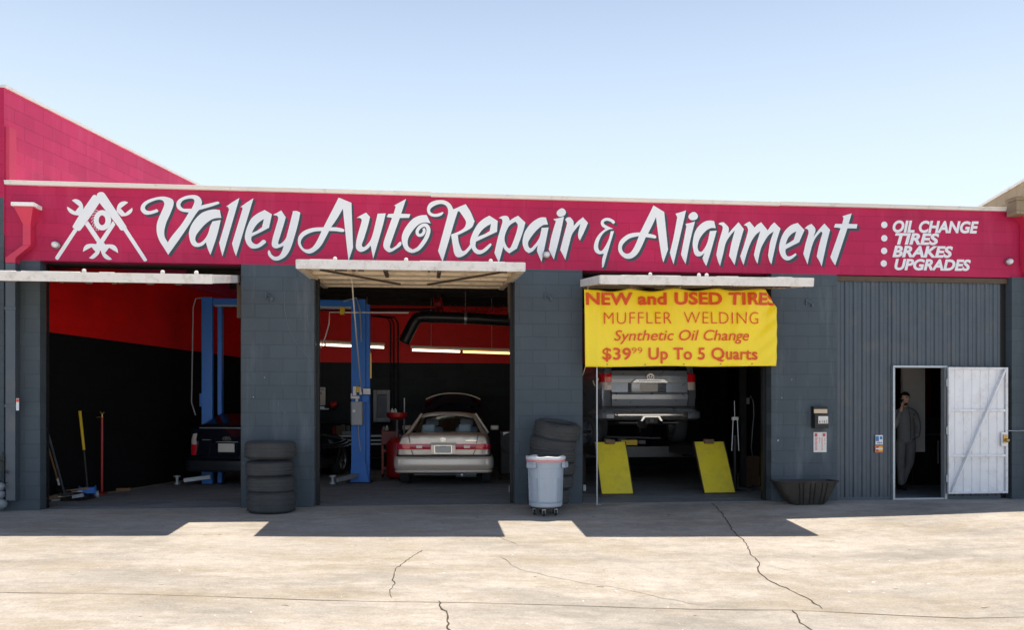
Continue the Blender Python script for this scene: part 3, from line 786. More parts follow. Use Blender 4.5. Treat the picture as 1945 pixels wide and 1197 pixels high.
# crossed-tools emblem
LG = [[[(690,205),(720,168),(770,168),(805,205),(1062,596),(1060,630),(1000,648),(960,600),(725,300,1)]],
      [[(640,210),(665,200),(690,215),(730,292,1),(620,460),(490,640),(460,655),(395,620),(385,598),(480,440)]],
      [[(400,632,1),(452,640,1),(212,1008),(188,1022),(165,990)]], [[(1028,650,1),(1066,618,1),(1325,1018),(1300,1042),(1278,1028)]],
      [[(540,575,1),(578,528,1),(762,800,1),(715,835,1)]], [[(895,528,1),(925,575,1),(760,830,1),(710,800,1)]],
      [[(375,268,1),(420,252),(480,275),(515,330),(520,390,1),(465,460,1),(400,450),(345,420),(318,375),(318,348,1),(418,410,1),(470,345,1)]],
      [[(1088,295,1),(1040,280),(980,300),(948,350),(940,410,1),(1000,470,1),(1060,465),(1110,440),(1140,400),(1138,362,1),(1048,432,1),(990,370,1)]],
      [[(515,920,1),(530,860),(570,825),(640,818),(700,825,1),(740,870,1),(720,940),(680,985),(640,1008),(590,1000,1),(675,920,1),(625,860,1)]],
      [[(960,935,1),(950,880),(910,835),(840,825),(780,830,1),(735,870,1),(750,940),(790,1000),(840,1022),(885,1015,1),(795,935,1),(845,868,1)]],
      [[(690,805,1),(735,765,1),(780,805,1),(800,840),(738,905,1),(680,840)]],
      [[(760,392),(838,430),(872,520),(838,612),(760,648),(685,612),(652,520),(685,430)], [(757,458),(790,480),(800,520),(790,562),(757,583),(725,562),(715,520),(725,480)]]]
for i, pl in enumerate(LG): logo.add(fill([smooth_poly(p) for p in pl]), laid(80, 340, 6.65, .003 + .0004 * i))
for j in range(26):
    a = R(118 + j * 5.0); rr = 118 + 14 * (j % 3)
    x, y = 760 + rr * .98 * math.cos(a), 520 - rr * 1.08 * math.sin(a)
    logo.add(([(x, y), (x + 14, y - 10), (x + 18, y - 4), (x + 4, y + 6)], [(0, 1, 2, 3)]), laid(80, 340, 6.65, .0022))
logo.build('crossed_tools_emblem', M['letter'], shop)
for body, u0, u1, vt, vb, sl in (('OIL CHANGE', 1695.5, 1859, 418.5, 441.5, .012), ('TIRES', 1700, 1784, 442.5, 464.5, .012), ('BRAKES', 1695, 1810, 466.5, 488.5, .012), ('UPGRADES', 1699, 1844, 491.5, 513, .012)):
    listing = Sheet(); listing.add(text(body, u0, u1, vt, vb, .22, .042, sl), lambda u, v: at(u, v, -.004)); listing.build('service_lettering', M['letter'], shop)
for u, v in ((1679.6, 427), (1679.6, 452.5), (1679.3, 476.5), (1678.6, 500.5)):
    listing = Sheet(); ring = [(u + 6.0 * math.cos(k * math.pi / 9), v + 6.2 * math.sin(k * math.pi / 9)) for k in range(18)]
    listing.add((ring, [tuple(range(18))]), lambda u_, v_: at(u_, v_, -.0045)); listing.build('bullet_dot', M['letter'], shop)

# ------------------------------------------------------------------ neighbours
nb = empty('neighbour_building', (0, 0, 0), 0, 'taller block building at the left edge with crimson painted upper side wall', 'building')
ZN = zat(7, 166, -.02)
q0 = Vector((xat(7.6, -.02), -.02, 0))
nw = MB(); nw.box((0, 0, 4.0), (13, .2, ZN)); o = nw.build('side_wall', M['crimson_wall'], nb)
o.location = q0; o.rotation_euler = (0, 0, R(90) - SK)
zc = zat(4, 375, -.02)
mb = MB(); mb.box((0, 0, 0), (9, .25, zc)); o = mb.build('front_wall', M['slate_left'], nb); o.location = (q0.x - 9.002, -.02, 0)
mb = MB(); mb.box((0, 0, zc), (9, .25, ZN)); o = mb.build('front_wall', M['crimson'], nb); o.location = (q0.x - 9.002, -.02, 0)
mb = MB(); mb.box((0, -.03, ZN + .001), (13.05, .24, ZN + .045)); o = mb.build('roof_edge', M['cap'], nb); o.location = q0; o.rotation_euler = (0, 0, R(90) - SK)
mb = MB(); mb.slab([(q0.x - 9, .24), (q0.x - .25, .24), (q0.x + 2.9, 12.4), (q0.x - 9, 12.4)], ZN - .3, ZN - .1); mb.build('roof', M['roof'], nb)
mb = MB(); mb.box((.02, -.07, zat(12, 350, .1)), (.16, -.002, zat(12, 243, .05))); o = mb.build('downspout', M['redpipe'], nb); o.location = q0; o.rotation_euler = (0, 0, R(90) - SK)

tb = empty('neighbour_building', (0, 0, 0), 0, 'bare tan block building whose sloping side wall shows above the right end of the parapet', 'building')
q1 = Vector((XR + .02, .1, 0)); ZQ = zat(1945, 341, .1)
q1.x = xat(1951, .1)
mb = MB(); mb.box((0, -.2, 0), (14, .0, ZQ)); o = mb.build('side_wall', M['tan_block'], tb); o.location = q1; o.rotation_euler = (0, 0, R(90) - SK)
mb = MB(); mb.box((0, -.24, ZQ + .001), (14.05, .03, ZQ + .04)); o = mb.build('roof_edge', M['cap'], tb); o.location = q1; o.rotation_euler = (0, 0, R(90) - SK)
mb = MB(); mb.box((0, 0, -.1), (9, .2, ZQ)); o = mb.build('front_wall', M['tan_block'], tb); o.location = (q1.x + .52, -.0, 0)
sx0 = xat(1931, -.3)
mb = MB(); mb.box((sx0, -.30, zat(1938, 406, -.3)), (sx0 + .5, -.07, zat(1938, 380, -.3))); mb.box((sx0 - .03, -.33, zat(1938, 380, -.3) + .001), (sx0 + .5, -.07, zat(1938, 373, -.3)))
mb.build('scupper_box', M['tan_block'], tb)
# ------------------------------------------------------------------ banner
BY = -.30
banner = None
def bdisp(u, v):
    s, t = (u - 1112) / 365, (v - 550) / 147
    d = .020 * math.sin(s * 8 + 1.5 * t) + .016 * math.sin(s * 21 - 5 * t) * (1 - .5 * t) + .03 * math.sin(s * 4.2 + 2) * t
    d += .03 * math.exp(-((s - .97 + .1 * t) / .05) ** 2) - .03 * math.exp(-((s - .07) / .025) ** 2) - .030 * math.exp(-((s - .90 + .20 * t) / .035) ** 2) + .018 * math.exp(-((s - .80 - .22 * (1 - t)) / .03) ** 2)
    d += .014 * math.sin(s * 47 + 9 * t) * max(0, .35 - t) + .010 * math.sin(s * 60 + 30 * t) * max(0, s - .72) * 3 + .008 * math.sin(t * 26 + 9 * s) * max(0, t - .7) * 2
    return d
def bpt(u, v, lift=0.0):
    p = at(u, v, BY); return Vector((p.x, BY + bdisp(u, v) - lift, p.z))
mb = MB(); nu, nv = 110, 36; rows = []
for j in range(nv + 1):
    t = j / nv; row = []
    for i in range(nu + 1):
        s = i / nu
        top = 551.2 + 3.0 * abs(math.sin(s * 13.5)) - 1.5 - 1.2 * math.sin(s * 31) - 1.5 * s; bot = 696.8 - .8 * s + .7 * math.sin(s * 12)
        l = 1109.5 + 3.5 * t; r = 1478 - 3.5 * t
        row.append(bpt(l + (r - l) * s, top + (bot - top) * t))
    rows.append(row)
mb.loft(rows, False, False)
CUTA, CUTB = at(1455, 545, BY), at(1479, 586, BY)
cn = Vector((CUTB.z - CUTA.z, 0, -(CUTB.x - CUTA.x))).normalized()
if cn.x < 0: cn = -cn
bmesh.ops.bisect_plane(mb.bm, geom=mb.bm.verts[:] + mb.bm.edges[:] + mb.bm.faces[:], plane_co=CUTA, plane_no=cn, clear_outer=True)
banner = mb.build('banner', M['banner'], smooth=True)
sol = banner.modifiers.new('thick', 'SOLIDIFY'); sol.thickness = .003; sol.offset = 1
tag(banner, 'yellow vinyl banner with red tyre and oil change prices hung under the third door', 'banner')
for body, u0, u1, vt, vb, shr, bold, sp in (
        ('NEW and USED TIRES', 1112.6, 1477.5, 556, 579.6, 0, .034, 1.05), ('MUFFLER  WELDING', 1147.6, 1441, 593.5, 615.2, 0, -.012, 1.1),
        ('Synthetic Oil Change', 1167, 1423.5, 627.6, 647.3, .22, .006, 1.0), ('$39', 1144.5, 1198.5, 661, 683.8, 0, .018, 1.05), ('99', 1200, 1219.5, 660.5, 672, 0, -.012, 1.0),
        ('Up To 5 Quarts', 1230.5, 1440, 661, 683.8, 0, .02, 1.05)):
    sh = Sheet(); sh.add(text(body, u0, u1, vt, vb, shr, bold, 0, sp), lambda u, v: bpt(u, v, .017))
    bl = sh.build('banner_lettering', M['bannerred'], banner)
    bm = bmesh.new(); bm.from_mesh(bl.data)
    bmesh.ops.bisect_plane(bm, geom=bm.verts[:] + bm.edges[:] + bm.faces[:], plane_co=CUTA - cn * .004, plane_no=cn, clear_outer=True)
    bm.to_mesh(bl.data); bm.free()
for u, v in ((1154, 692), (1225, 693), (1297, 692.5), (1367, 692), (1430, 691)):
    p = bpt(u, v, .004); mb = MB(); mb.lathe([(.004, 0), (.013, .002), (.013, -.002)], 12, Matrix.Translation(p) @ Matrix.Rotation(R(90), 4, 'X'))
    mb.build('grommet', M['brass'], banner)
for u, v in ((1116, 551), (1200, 549), (1290, 549), (1380, 547), (1453, 547)):
    p = bpt(u, v); mb = MB(); mb.tube([p, p + Vector((.01, -.02, .05)), p + Vector((0, .0, .12))], .006, 6)
    mb.build('tie', M['rope'] if 'rope' in M else M['doorrib'], banner)

mb = MB(); p = bpt(1113.5, 696); q = at(1106.5, 713, -.01); mb.tube([p, p.lerp(q, .5) + Vector((0, 0, -.01)), q], .006, 6); mb.build('tie', M['doorrib'], banner)
# ------------------------------------------------------------------ tyres
def tyre_profile(ro, ri, w):
    h = w / 2; p = [(ri, -h * .72), (ri + .018, -h * .86), (ri + (ro - ri) * .45, -h), (ro - .045, -h * .97), (ro - .012, -h * .80)]
    for z in (-.62, -.22, .22, .62):
        p += [(ro, (z - .11) * h), (ro - .009, (z - .085) * h), (ro - .009, (z + .085) * h), (ro, (z + .11) * h)]
    p += [(ro - .012, h * .80), (ro - .045, h * .97), (ri + (ro - ri) * .45, h), (ri + .018, h * .86), (ri, h * .72), (ri + .012, 0), (ri, -h * .72)]
    return p
mb = MB(); mb.lathe(tyre_profile(.33, .205, .2), 48)
tyre0 = mb.build('tyre', M['rubber'], auto=35)
def put_tyre(first, u, vmid, Y, halfpx, hpx, label, tilt=(0, 0), group='stacked worn tyres'):
    o = tyre0 if first else tyre0.copy()
    if not first: COL.objects.link(o)
    p = at(u, vmid, Y); s = (p - CAM).dot(FWD); k = halfpx * s / FPX / .33; kz = hpx * s / FPX / .2
    o.location = p; o.scale = (k, k, kz); o.rotation_euler = (tilt[0], tilt[1], random.uniform(0, 6))
    o.rotation_mode = 'XYZ'
    o.rotation_euler = (tilt[0], tilt[1], 0)
    tag(o, label, 'tyre', group); return o
g1 = 'worn tyres in the neat stack by the second pier'
put_tyre(True, 515.5, 952, -.385, 45.5, 42.5, 'bottom tyre of the neat four tyre stack against the wide second pier', (0, R(.8)), g1)
put_tyre(False, 514.5, 919, -.385, 45.3, 31, 'second tyre from the bottom in the neat four tyre stack', (0, R(1.2)), g1)
put_tyre(False, 512.3, 889.5, -.385, 44.6, 29.5, 'third tyre from the bottom in the neat four tyre stack', (0, R(-.6)), g1)
put_tyre(False, 514, 855, -.385, 48, 34.5, 'topmost tyre of the neat four tyre stack beside the first bay', (R(-1), R(.8)), g1)
g2 = 'worn tyres in the leaning stack behind the bin'
for u, v, hw, hh, t, lb in ((1041, 942, 41, 30, (0, R(-.5)), 'bottom tyre of the leaning stack behind the grey rubbish bin'), (1045, 914, 44, 27, (0, R(.8)), 'second tyre from the bottom of the leaning stack behind the bin'),
                            (1049, 889, 44, 26, (0, R(2)), 'third tyre from the bottom of the leaning stack behind the bin'), (1050, 864, 44, 26, (R(2), R(3)), 'tyre just above the bin rim in the leaning stack, under the two top tyres'),
                            (1050.5, 844, 44, 29, (R(6), R(6.5)), 'slanted tyre second from the top of the leaning stack'), (1058.5, 817, 44.5, 31, (R(9), R(7)), 'tilted topmost tyre of the leaning stack, its open ring showing')):
    put_tyre(False, u, v, -.385, hw, hh, lb, t, g2)

# ------------------------------------------------------------------ rubbish bin on a dolly
pb = atg(1039.5, 982.5); BX, BYY = pb.x, pb.y + .16
bs = (at(1039, 900, BYY) - CAM).dot(FWD) / FPX
bz = gz(BX, BYY)
bin_ = empty('rubbish_bin', (BX, BYY, bz), 0, 'round grey-blue wheeled rubbish bin with white bag folded over its rim', 'rubbish bin')
H = (981 - 870) * bs; rt, rb = 36.0 * bs, 31.5 * bs; zb0 = .125
mb = MB()
n = 48; rings = []
for z, r in ((zb0, rb - .02), (zb0 + .015, rb), (zb0 + .06, rb + .004), (zb0 + .061, rb - .006)):
    rings.append([Vector((r * math.cos(2 * math.pi * k / n), r * math.sin(2 * math.pi * k / n), z)) for k in range(n)])
def flute(k): return -.016 if (k % 8) in (1, 2, 3, 4, 5, 6) and (k % 8) not in (0, 7) else 0
for z, f in ((zb0 + .075, 0), (zb0 + .085, 1), (H - .17, 1), (H - .155, 0), (H - .10, 0)):
    r0 = rb + (rt - .01 - rb) * (z - zb0) / (H - zb0)
    rings.append([Vector(((r0 + f * flute(k)) * math.cos(2 * math.pi * (k + .5) / n), (r0 + f * flute(k)) * math.sin(2 * math.pi * (k + .5) / n), z)) for k in range(n)])
for z, r in ((H - .099, rt - .004), (H - .012, rt), (H - .008, rt - .015), (H - .3, rt - .025)):
    rings.append([Vector((r * math.cos(2 * math.pi * k / n), r * math.sin(2 * math.pi * k / n), z)) for k in range(n)])
mb.loft(rings, True, False)
mb.build('bin_body', M['bin'], bin_, auto=30)
mb = MB(); mb.lathe([(rt + .001, H - .045), (rt + .012, H - .03), (rt + .014, H - .002), (rt + .004, H + .008), (rt - .014, H + .004), (rt - .03, H - .05), (rt - .09, H - .13), (.05, H - .15), (.001, H - .14)], 48)
for v in mb.bm.verts: v.co.z += .006 * math.sin(7 * math.atan2(v.co.y, v.co.x)) * (1 if v.co.z > H - .06 else 3)
mb.build('bin_bag', M['bag'], bin_, smooth=True)
mb = MB(); mb.lathe([(rt + .004, H - .072), (rt + .010, H - .070), (rt + .010, H - .041), (rt + .002, H - .039)], 48); mb.build('bag_band', M['pink'], bin_, smooth=True)
for sx, ang in ((-1, R(218)), (1, R(-28))):
    T = Matrix.Rotation(ang, 4, 'Z') @ Matrix.Translation((rt - .006, 0, H - .12))
    mb = MB(); mb.box((0, -.075, .03), (.05, .075, .05), T); mb.box((.035, -.075, -.035), (.05, .075, .03), T); mb.box((0, -.075, -.03), (.036, -.058, .03), T); mb.box((0, .058, -.03), (.036, .075, .03), T)
    mb.build('bin_handle', M['bin'], bin_, bevel=.006)
mb = MB(); mb.lathe([(.001, .095), (rb - .06, .095), (rb - .03, .10), (rb - .03, .124), (.001, .124)], 32); mb.build('dolly', M['black'], bin_)
for k in range(5):
    a = R(-108 + 72 * k); cx, cy = (rb - .075) * math.cos(a), (rb - .075) * math.sin(a)
    c = empty('caster', (cx, cy, 0)); c.parent = bin_
    mb = MB(); mb.lathe([(.001, -.014), (.036, -.014), (.038, 0), (.036, .014), (.001, .014)], 16, Matrix.Translation((0, 0, .038)) @ Matrix.Rotation(R(90), 4, 'Y')); mb.build('wheel', M['black'], c, smooth=False)
    mb = MB(); mb.bar((-.02, -.01, .035), (-.02, .012, .096), .006, .02); mb.bar((.02, -.01, .035), (.02, .012, .096), .006, .02); mb.box((-.025, -.015, .085), (.025, .03, .095)); mb.build('fork', M['steel'], c)

# ------------------------------------------------------------------ black tub by the fourth pier
ty = -.42
tz0 = gz(xat(1540, ty), ty)
def tubring(z, f):
    """rounded outline growing with height; returns points"""
    t = (z) / .40
    l0, l1 = xat(1517 - 39 * t ** .62, ty), xat(1570 + 25 * t ** .62, ty)
    y0, y1 = ty + .09 - .13 * t ** .8, ty + .30 + .10 * t
    pts = []; nn = 40; cx, cy, hx, hy = (l0 + l1) / 2, (y0 + y1) / 2, (l1 - l0) / 2 - f, (y1 - y0) / 2 - f
    for k in range(nn):
        a = 2 * math.pi * k / nn; e = .38
        c, s = math.cos(a), math.sin(a)
        pts.append(Vector((cx + hx * math.copysign(abs(c) ** e, c), cy + hy * math.copysign(abs(s) ** e, s), tz0 + z)))
    return pts
mb = MB(); mb.loft([tubring(z, 0) for z in (0, .02, .06, .12, .2, .28, .345, .36)] + [tubring(.361, -.022), tubring(.385, -.024), tubring(.386, .012), tubring(.2, .03), tubring(.05, .06)], True, True)
tub = mb.build('plastic_tub', M['trough'], auto=35)
tag(tub, 'low black plastic trough with flared rim on the ground by the fourth pier', 'tub')
for u in (1519, 1527, 1541, 1550, 1564, 1573):
    top = Vector((xat(u, ty - .04), ty - .055, tz0 + .355)); x1 = xat(1543 + (u - 1543) * .82, ty)
    pts = []; mb = MB()
    for k in range(8):
        t = k / 7; z = .355 * (1 - t) + .03 * t; tt = z / .4
        pts.append(Vector((top.x + (x1 - top.x) * t, ty + .09 - .13 * tt ** .8 - .004, tz0 + z)))
    mb.tube(pts, .008, 6); mb.build('rib', M['black'], tub)

# ------------------------------------------------------------------ letter box, notice, stickers, lamps
def wallbox(u0, u1, v0, v1, Y0, Y1): return (xat(u0, Y0), Y0, zat((u0 + u1) / 2, v1, Y0)), (xat(u1, Y0), Y1, zat((u0 + u1) / 2, v0, Y0))
lb = empty('letter_box', at(1559, 794, 0), 0, 'small black letter box with cream flap and paper card on the fourth pier', 'letter box')
lo = Vector(lb.location)
def rel(ab): return tuple(Vector(ab[0]) - lo), tuple(Vector(ab[1]) - lo)
mb = MB(); mb.box(*rel(wallbox(1548, 1574, 787, 814, -.13, -.002))); mb.box(*rel(wallbox(1546, 1572, 772.5, 777, -.11, -.002))); mb.box(*rel(wallbox(1546, 1551, 777, 813, -.10, -.003))); mb.build('box_body', M['black'], lb, bevel=.004)
mb = MB(); a, b = rel(wallbox(1546.5, 1571.5, 777.5, 785.5, -.118, -.10)); mb.box(a, b); mb.build('flap', M['cream'], lb, bevel=.003)
mb = MB(); a, b = rel(wallbox(1554.5, 1573, 791, 805, -.136, -.1305)); mb.box(a, b)
pc = mb.build('card', M['paper'], lb)
sh = Sheet(); sh.add(text('6 1 6 2', 1556, 1571.5, 798.5, 803.8, 0, .02), lambda u, v: at(u, v, -.1375)); c = sh.build('card_digits', M['brownsteel'], pc); c.location = -lo
nt_ = MB(); nt_.box(*wallbox(1545.5, 1570, 821.5, 859.5, -.006, -.001)); notice = nt_.build('notice', M['paper'])
tag(notice, 'white paper notice with red print under the letter box', 'notice')
sh = Sheet(); rnd = random.Random(4)
def quad(u0, v0, u1, v1): return [(u0, v0), (u1, v0), (u1, v1), (u0, v1)], [(0, 1, 2, 3)]
for a in ((1547.5, 823.5, 1552.5, 830), (1562.5, 823.5, 1568, 829.5)): sh.add(quad(*a), lambda u, v: at(u, v, -.0078))
for cx, n, w in ((1547.8, 14, 5), (1555, 6, 3), (1560, 14, 3), (1565.5, 8, 2.4)):
    for k in range(n): sh.add(quad(cx + rnd.uniform(0, 1), 832 + k * 1.75, cx + w - rnd.uniform(0, 1.4), 832.9 + k * 1.75), lambda u, v: at(u, v, -.0078))
sh.build('notice_print', M['printred'], notice)
st = MB(); st.box(*wallbox(1663, 1677, 827, 845, .044, .0465)); s1 = st.build('sticker', M['stickerwhite']); tag(s1, 'white and blue payment sticker on the corrugated panel beside the doorway', 'sticker')
sh = Sheet()
sh.add(quad(1663.4, 829, 1669.5, 838.5), lambda u, v: at(u, v, .0430)); sh.add(quad(1671, 829.5, 1676, 835), lambda u, v: at(u, v, .0430)); 
sh.build('sticker_print', M['stickerblue'], s1)
sh = Sheet(); sh.add(text('VISA', 1665.5, 1675.5, 840, 843.4, .2, .03), lambda u, v: at(u, v, .0428)); sh.build('sticker_print', M['lshade'], s1)
st = MB(); st.box(*wallbox(1662, 1677.5, 846.5, 860, .044, .0465)); s2 = st.build('sticker', M['stickerred']); tag(s2, 'red and yellow payment sticker below the white one beside the doorway', 'sticker')
def disc(u, v, r): return [(u + r * math.cos(k * .3927), v + r * math.sin(k * .3927)) for k in range(16)], [tuple(range(16))]
sh = Sheet(); sh.add(disc(1672.6, 853, 4.6), lambda u, v: at(u, v, .0430)); sh.build('sticker_print', M['yellow2'], s2)
sh = Sheet(); sh.add(disc(1667, 853, 4.4), lambda u, v: at(u, v, .0434)); sh.build('sticker_print', M['redpaint'], s2)
sh = Sheet(); sh.add(quad(1663.5, 851.4, 1676, 854.4), lambda u, v: at(u, v, .0424)); sh.build('sticker_print', M['paper'], s2)
st = MB(); st.box(*wallbox(30.5, 36, 757, 780, -.154, -.1505)); s3 = st.build('sticker', M['stickerwhite']); tag(s3, 'narrow white and orange sticker on the left downspout', 'sticker')
sh = Sheet(); sh.add(quad(30.7, 758, 35.8, 764), lambda u, v: at(u, v, -.1552)); sh.build('sticker_print', M['bannerred'], s3)
for u, v, lb_ in ((107.5, 466, 'small round grey lamp at the left foot of the tool emblem'), (1037.5, 485, 'small round grey lamp on the fascia above the end of the middle door'), (1914, 498, 'small round grey lamp at the right end of the crimson fascia')):
    p = at(u, v, 0); L0 = empty('wall_lamp', p, 0, lb_, 'wall lamp', 'small round lamps on the fascia')
    Q = Matrix.Rotation(R(90), 4, 'X')
    mb = MB(); mb.lathe([(.001, .002), (.058, .002), (.062, .02), (.058, .05), (.048, .06)], 20, Q); mb.build('lamp_base', M['steel'], L0, smooth=True)
    mb = MB(); mb.lathe([(.047, .058), (.044, .08), (.03, .10), (.012, .108), (.001, .109)], 20, Q); mb.build('lamp_glass', M['bag'], L0, smooth=True)
# ------------------------------------------------------------------ vehicles
def body_ring(y, w, zb, zt, crown=.02, tuck=.06):
    h = zt - zb
    half = [(.0, zb), (.62 * w, zb), (.90 * w, zb + .015), (.975 * w, zb + .14 * h), (w, zb + .40 * h), (.995 * w, zb + .62 * h), (.965 * w, zb + .84 * h), (.925 * w, zt - .025), (.84 * w, zt), (.45 * w, zt + crown * .8)]
    pts = [Vector((x, y, z)) for x, z in half] + [Vector((0, y, zt + crown))] + [Vector((-x, y, z)) for x, z in half[:0:-1]]
    return pts
def sweep(mb, path, prof):
    """prof (out, z) carried along a plan path; out is measured along the path normal"""
    rings = []
    for i, p in enumerate(path):
        a, b = Vector(path[max(i - 1, 0)]), Vector(path[min(i + 1, len(path) - 1)])
        t = (b - a).normalized(); n = Vector((t.y, -t.x))
        rings.append([Vector((p[0] + n.x * o, p[1] + n.y * o, z)) for o, z in prof])
    mb.loft(rings, True, True)
def rearpath(w, r, bow=.05, y0=0.0, side=.6, x0=None, x1=None, n=9):
    """plan line round the tail from left flank to right flank"""
    pts = []
    full = [(-w, side), (-w, r + .12), (-w + .012, r)]
    for k in range(1, 6):
        a = k / 5 * math.pi / 2; full.append((-w + r * (1 - math.cos(a)) + .012 * (1 - k / 5), r - r * math.sin(a) + .0))
    for k in range(1, n): full.append((-(w - r) + 2 * (w - r) * k / n, -bow * math.sin(math.pi * k / n)))
    full += [(-x, y) for x, y in reversed(full[:8])]
    return [(x, y + y0) for x, y in full]
def cut(path, x0, x1):
    """piece of a plan path between two x"""
    out = []
    for (ax, ay), (bx, by) in zip(path, path[1:]):
        for x in (x0, x1):
            if (ax - x) * (bx - x) < 0 and abs(bx - ax) > 1e-6:
                t = (x - ax) / (bx - ax); out.append((x, ay + (by - ay) * t))
        if x0 < bx < x1: out.append((bx, by))
    out.sort(); return out
def wheel(parent, x, y, r, w, spokes=5, mat='steel'):
    sx = 1 if x > 0 else -1
    root = empty('wheel', (x, y, r)); root.parent = parent
    Q = Matrix.Rotation(R(90) * sx, 4, 'Y')
    mb = MB(); mb.lathe([(r * .66, -w * .45), (r * .8, -w * .5), (r * .96, -w * .44), (r, -w * .3), (r, w * .3), (r * .96, w * .44), (r * .8, w * .5), (r * .66, w * .45)], 32, Q); mb.build('tyre', M['rubber'], root, smooth=True)
    mb = MB(); mb.lathe([(r * .665, -w * .4), (r * .60, 0), (r * .64, w * .36), (r * .67, w * .43), (r * .655, w * .44), (r * .60, w * .30), (r * .2, w * .22), (.03, w * .26), (.001, w * .26)], 32, Q)
    for k in range(spokes):
        T = Q @ Matrix.Rotation(2 * math.pi * k / spokes, 4, 'Z'); mb.box((r * .12, -.028, w * .22), (r * .62, .028, w * .36), T)
    mb.build('rim', M[mat], root)
def emblem(parent, x, y, z, w, h, mat='chrome', name='emblem', bar=True):
    mb = MB(); n = 24
    def el(a, b, zz): return [Vector((x + a * math.cos(2 * math.pi * k / n), zz, z + b * math.sin(2 * math.pi * k / n))) for k in range(n)]
    mb.loft([el(w, h, y), el(w, h, y - .012), el(w * .8, h * .76, y - .012), el(w * .8, h * .76, y)], True, False)
    if bar:
        mb.loft([el(w * .36, h * .75, y), el(w * .36, h * .75, y - .011), el(w * .2, h * .6, y - .011), el(w * .2, h * .6, y)], True, False)
        mb.loft([[p + Vector((0, 0, h * .30)) for p in el(w * .7, h * .42, y)], [p + Vector((0, 0, h * .30)) for p in el(w * .7, h * .42, y - .010)], [p + Vector((0, 0, h * .30)) for p in el(w * .55, h * .24, y - .010)], [p + Vector((0, 0, h * .30)) for p in el(w * .55, h * .24, y)]], True, False)
    return mb.build(name, M[mat], parent, smooth=False)
def quadplate(parent, name, mat, pts, th=.006):
    """flat or bent panel through 4 corners (bl, br, tr, tl), a little thick"""
    pts = [Vector(p) for p in pts]; n = (pts[1] - pts[0]).cross(pts[3] - pts[0]).normalized() * th
    mb = MB(); mb.loft([pts, [p - n for p in pts]], True, True); return mb.build(name, mat, parent)

# beige saloon with its bonnet up
sy = 3.0
sp = at(842, VH, sy)
sedan = empty('saloon_car', (sp.x, sy, .004), R(-4.5), 'beige four door saloon seen from behind in the middle bay with its bonnet raised', 'car')
G = M['gold']
mb = MB()
mb.loft([body_ring(*a) for a in ((.03, .845, .30, .955, .012), (.035, .85, .29, .965, .012), (.14, .865, .26, .985, .014), (.40, .885, .22, 1.0, .016), (.74, .89, .20, 1.005, .02), (1.4, .892, .19, .985, .02), (2.4, .892, .19, .965, .02), (3.3, .89, .19, .955, .02), (3.36, .888, .19, .86, .015), (4.1, .875, .20, .80, .02), (4.55, .82, .24, .74, .02), (4.72, .72, .30, .68, .01))], True, True)
mb.build('body', G, sedan, smooth=True, sub=1)
rp_ = rearpath(.868, .10, .035, .0, 1.0)
mb = MB(); sweep(mb, rp_, [(-.04, .335), (.035, .325), (.075, .36), (.082, .44), (.074, .52), (.060, .575), (-.03, .578)]); mb.build('rear_bumper', G, sedan, smooth=True, bevel=0)
mb = MB(); sweep(mb, rp_, [(-.04, .272), (.030, .270), (.060, .285), (.064, .318), (.03, .324), (-.03, .324)]); mb.build('bumper_skirt', G, sedan, smooth=True)
mb = MB(); sweep(mb, rp_, [(-.02, .5785), (.030, .5785), (.030, .612), (-.02, .612)]); mb.build('bumper_gap', M['black'], sedan)
def lampset(x0, x1):
    root = empty('tail_lamp', (0, 0, 0)); root.parent = sedan
    pth = cut(rp_, x0, x1)
    mb = MB(); sweep(mb, pth, [(-.02, .708), (.026, .712), (.030, .76), (.026, .812), (-.02, .816)]); mb.build('lamp_lens', M['lampdark'], root)
    sgn = 1 if x1 > .5 else -1
    a, b = sorted((sgn * .39, sgn * .50)); mb = MB(); sweep(mb, cut(rp_, a, b), [(-.01, .73), (.0345, .735), (.0345, .79), (-.01, .795)]); mb.build('reversing_lens', M['lampclear'], root)
    a, b = sorted((sgn * .62, sgn * .74)); mb = MB(); sweep(mb, cut(rp_, a, b), [(-.01, .722), (.0345, .726), (.0345, .80), (-.01, .804)]); mb.build('stop_lens', M['lampred'], root)
lampset(-.863, -.235); lampset(.235, .863)
mb = MB(); sweep(mb, cut(rp_, -.232, .232), [(-.02, .62), (.012, .622), (.012, .80), (.026, .815), (.030, .835), (-.02, .838)]); mb.build('plate_recess', G, sedan, bevel=.004)
mb = MB(); mb.box((-.165, -.065, .632), (.165, -.0485, .795)); pf = mb.build('plate_frame', M['chrome'], sedan, bevel=.003)
mb = MB(); mb.box((-.152, -.070, .645), (.152, -.0655, .783)); pl_ = mb.build('number_plate', M['plate'], pf)
mb = MB(); mb.box((-.06, -.0735, .766), (.06, -.0705, .778)); mb.build('plate_print', M['stickerblue'], pf)
emblem(sedan, 0, -.024, .895, .052, .036)
mb = MB(); mb.box((.42, -.030, .872), (.62, -.016, .888)); mb.build('name_badge', M['chrome'], sedan)
# boot lid gaps
for sg in (-1, 1):
    for a_, b_ in (((sg * .655, .045, .985), (sg * .625, -.028, .83)), ((sg * .60, -.036, .70), (sg * .565, -.040, .615))):
        mb = MB(); mb.bar(a_, b_, .007, .012); mb.build('boot_gap', M['black'], sedan)
for a_, b_ in ((-.56, -.24), (.24, .56)):
    mb = MB(); sweep(mb, cut(rp_, a_, b_), [(-.01, .642), (.006, .642), (.006, .650), (-.01, .650)]); mb.build('boot_crease', M['gold'], sedan)
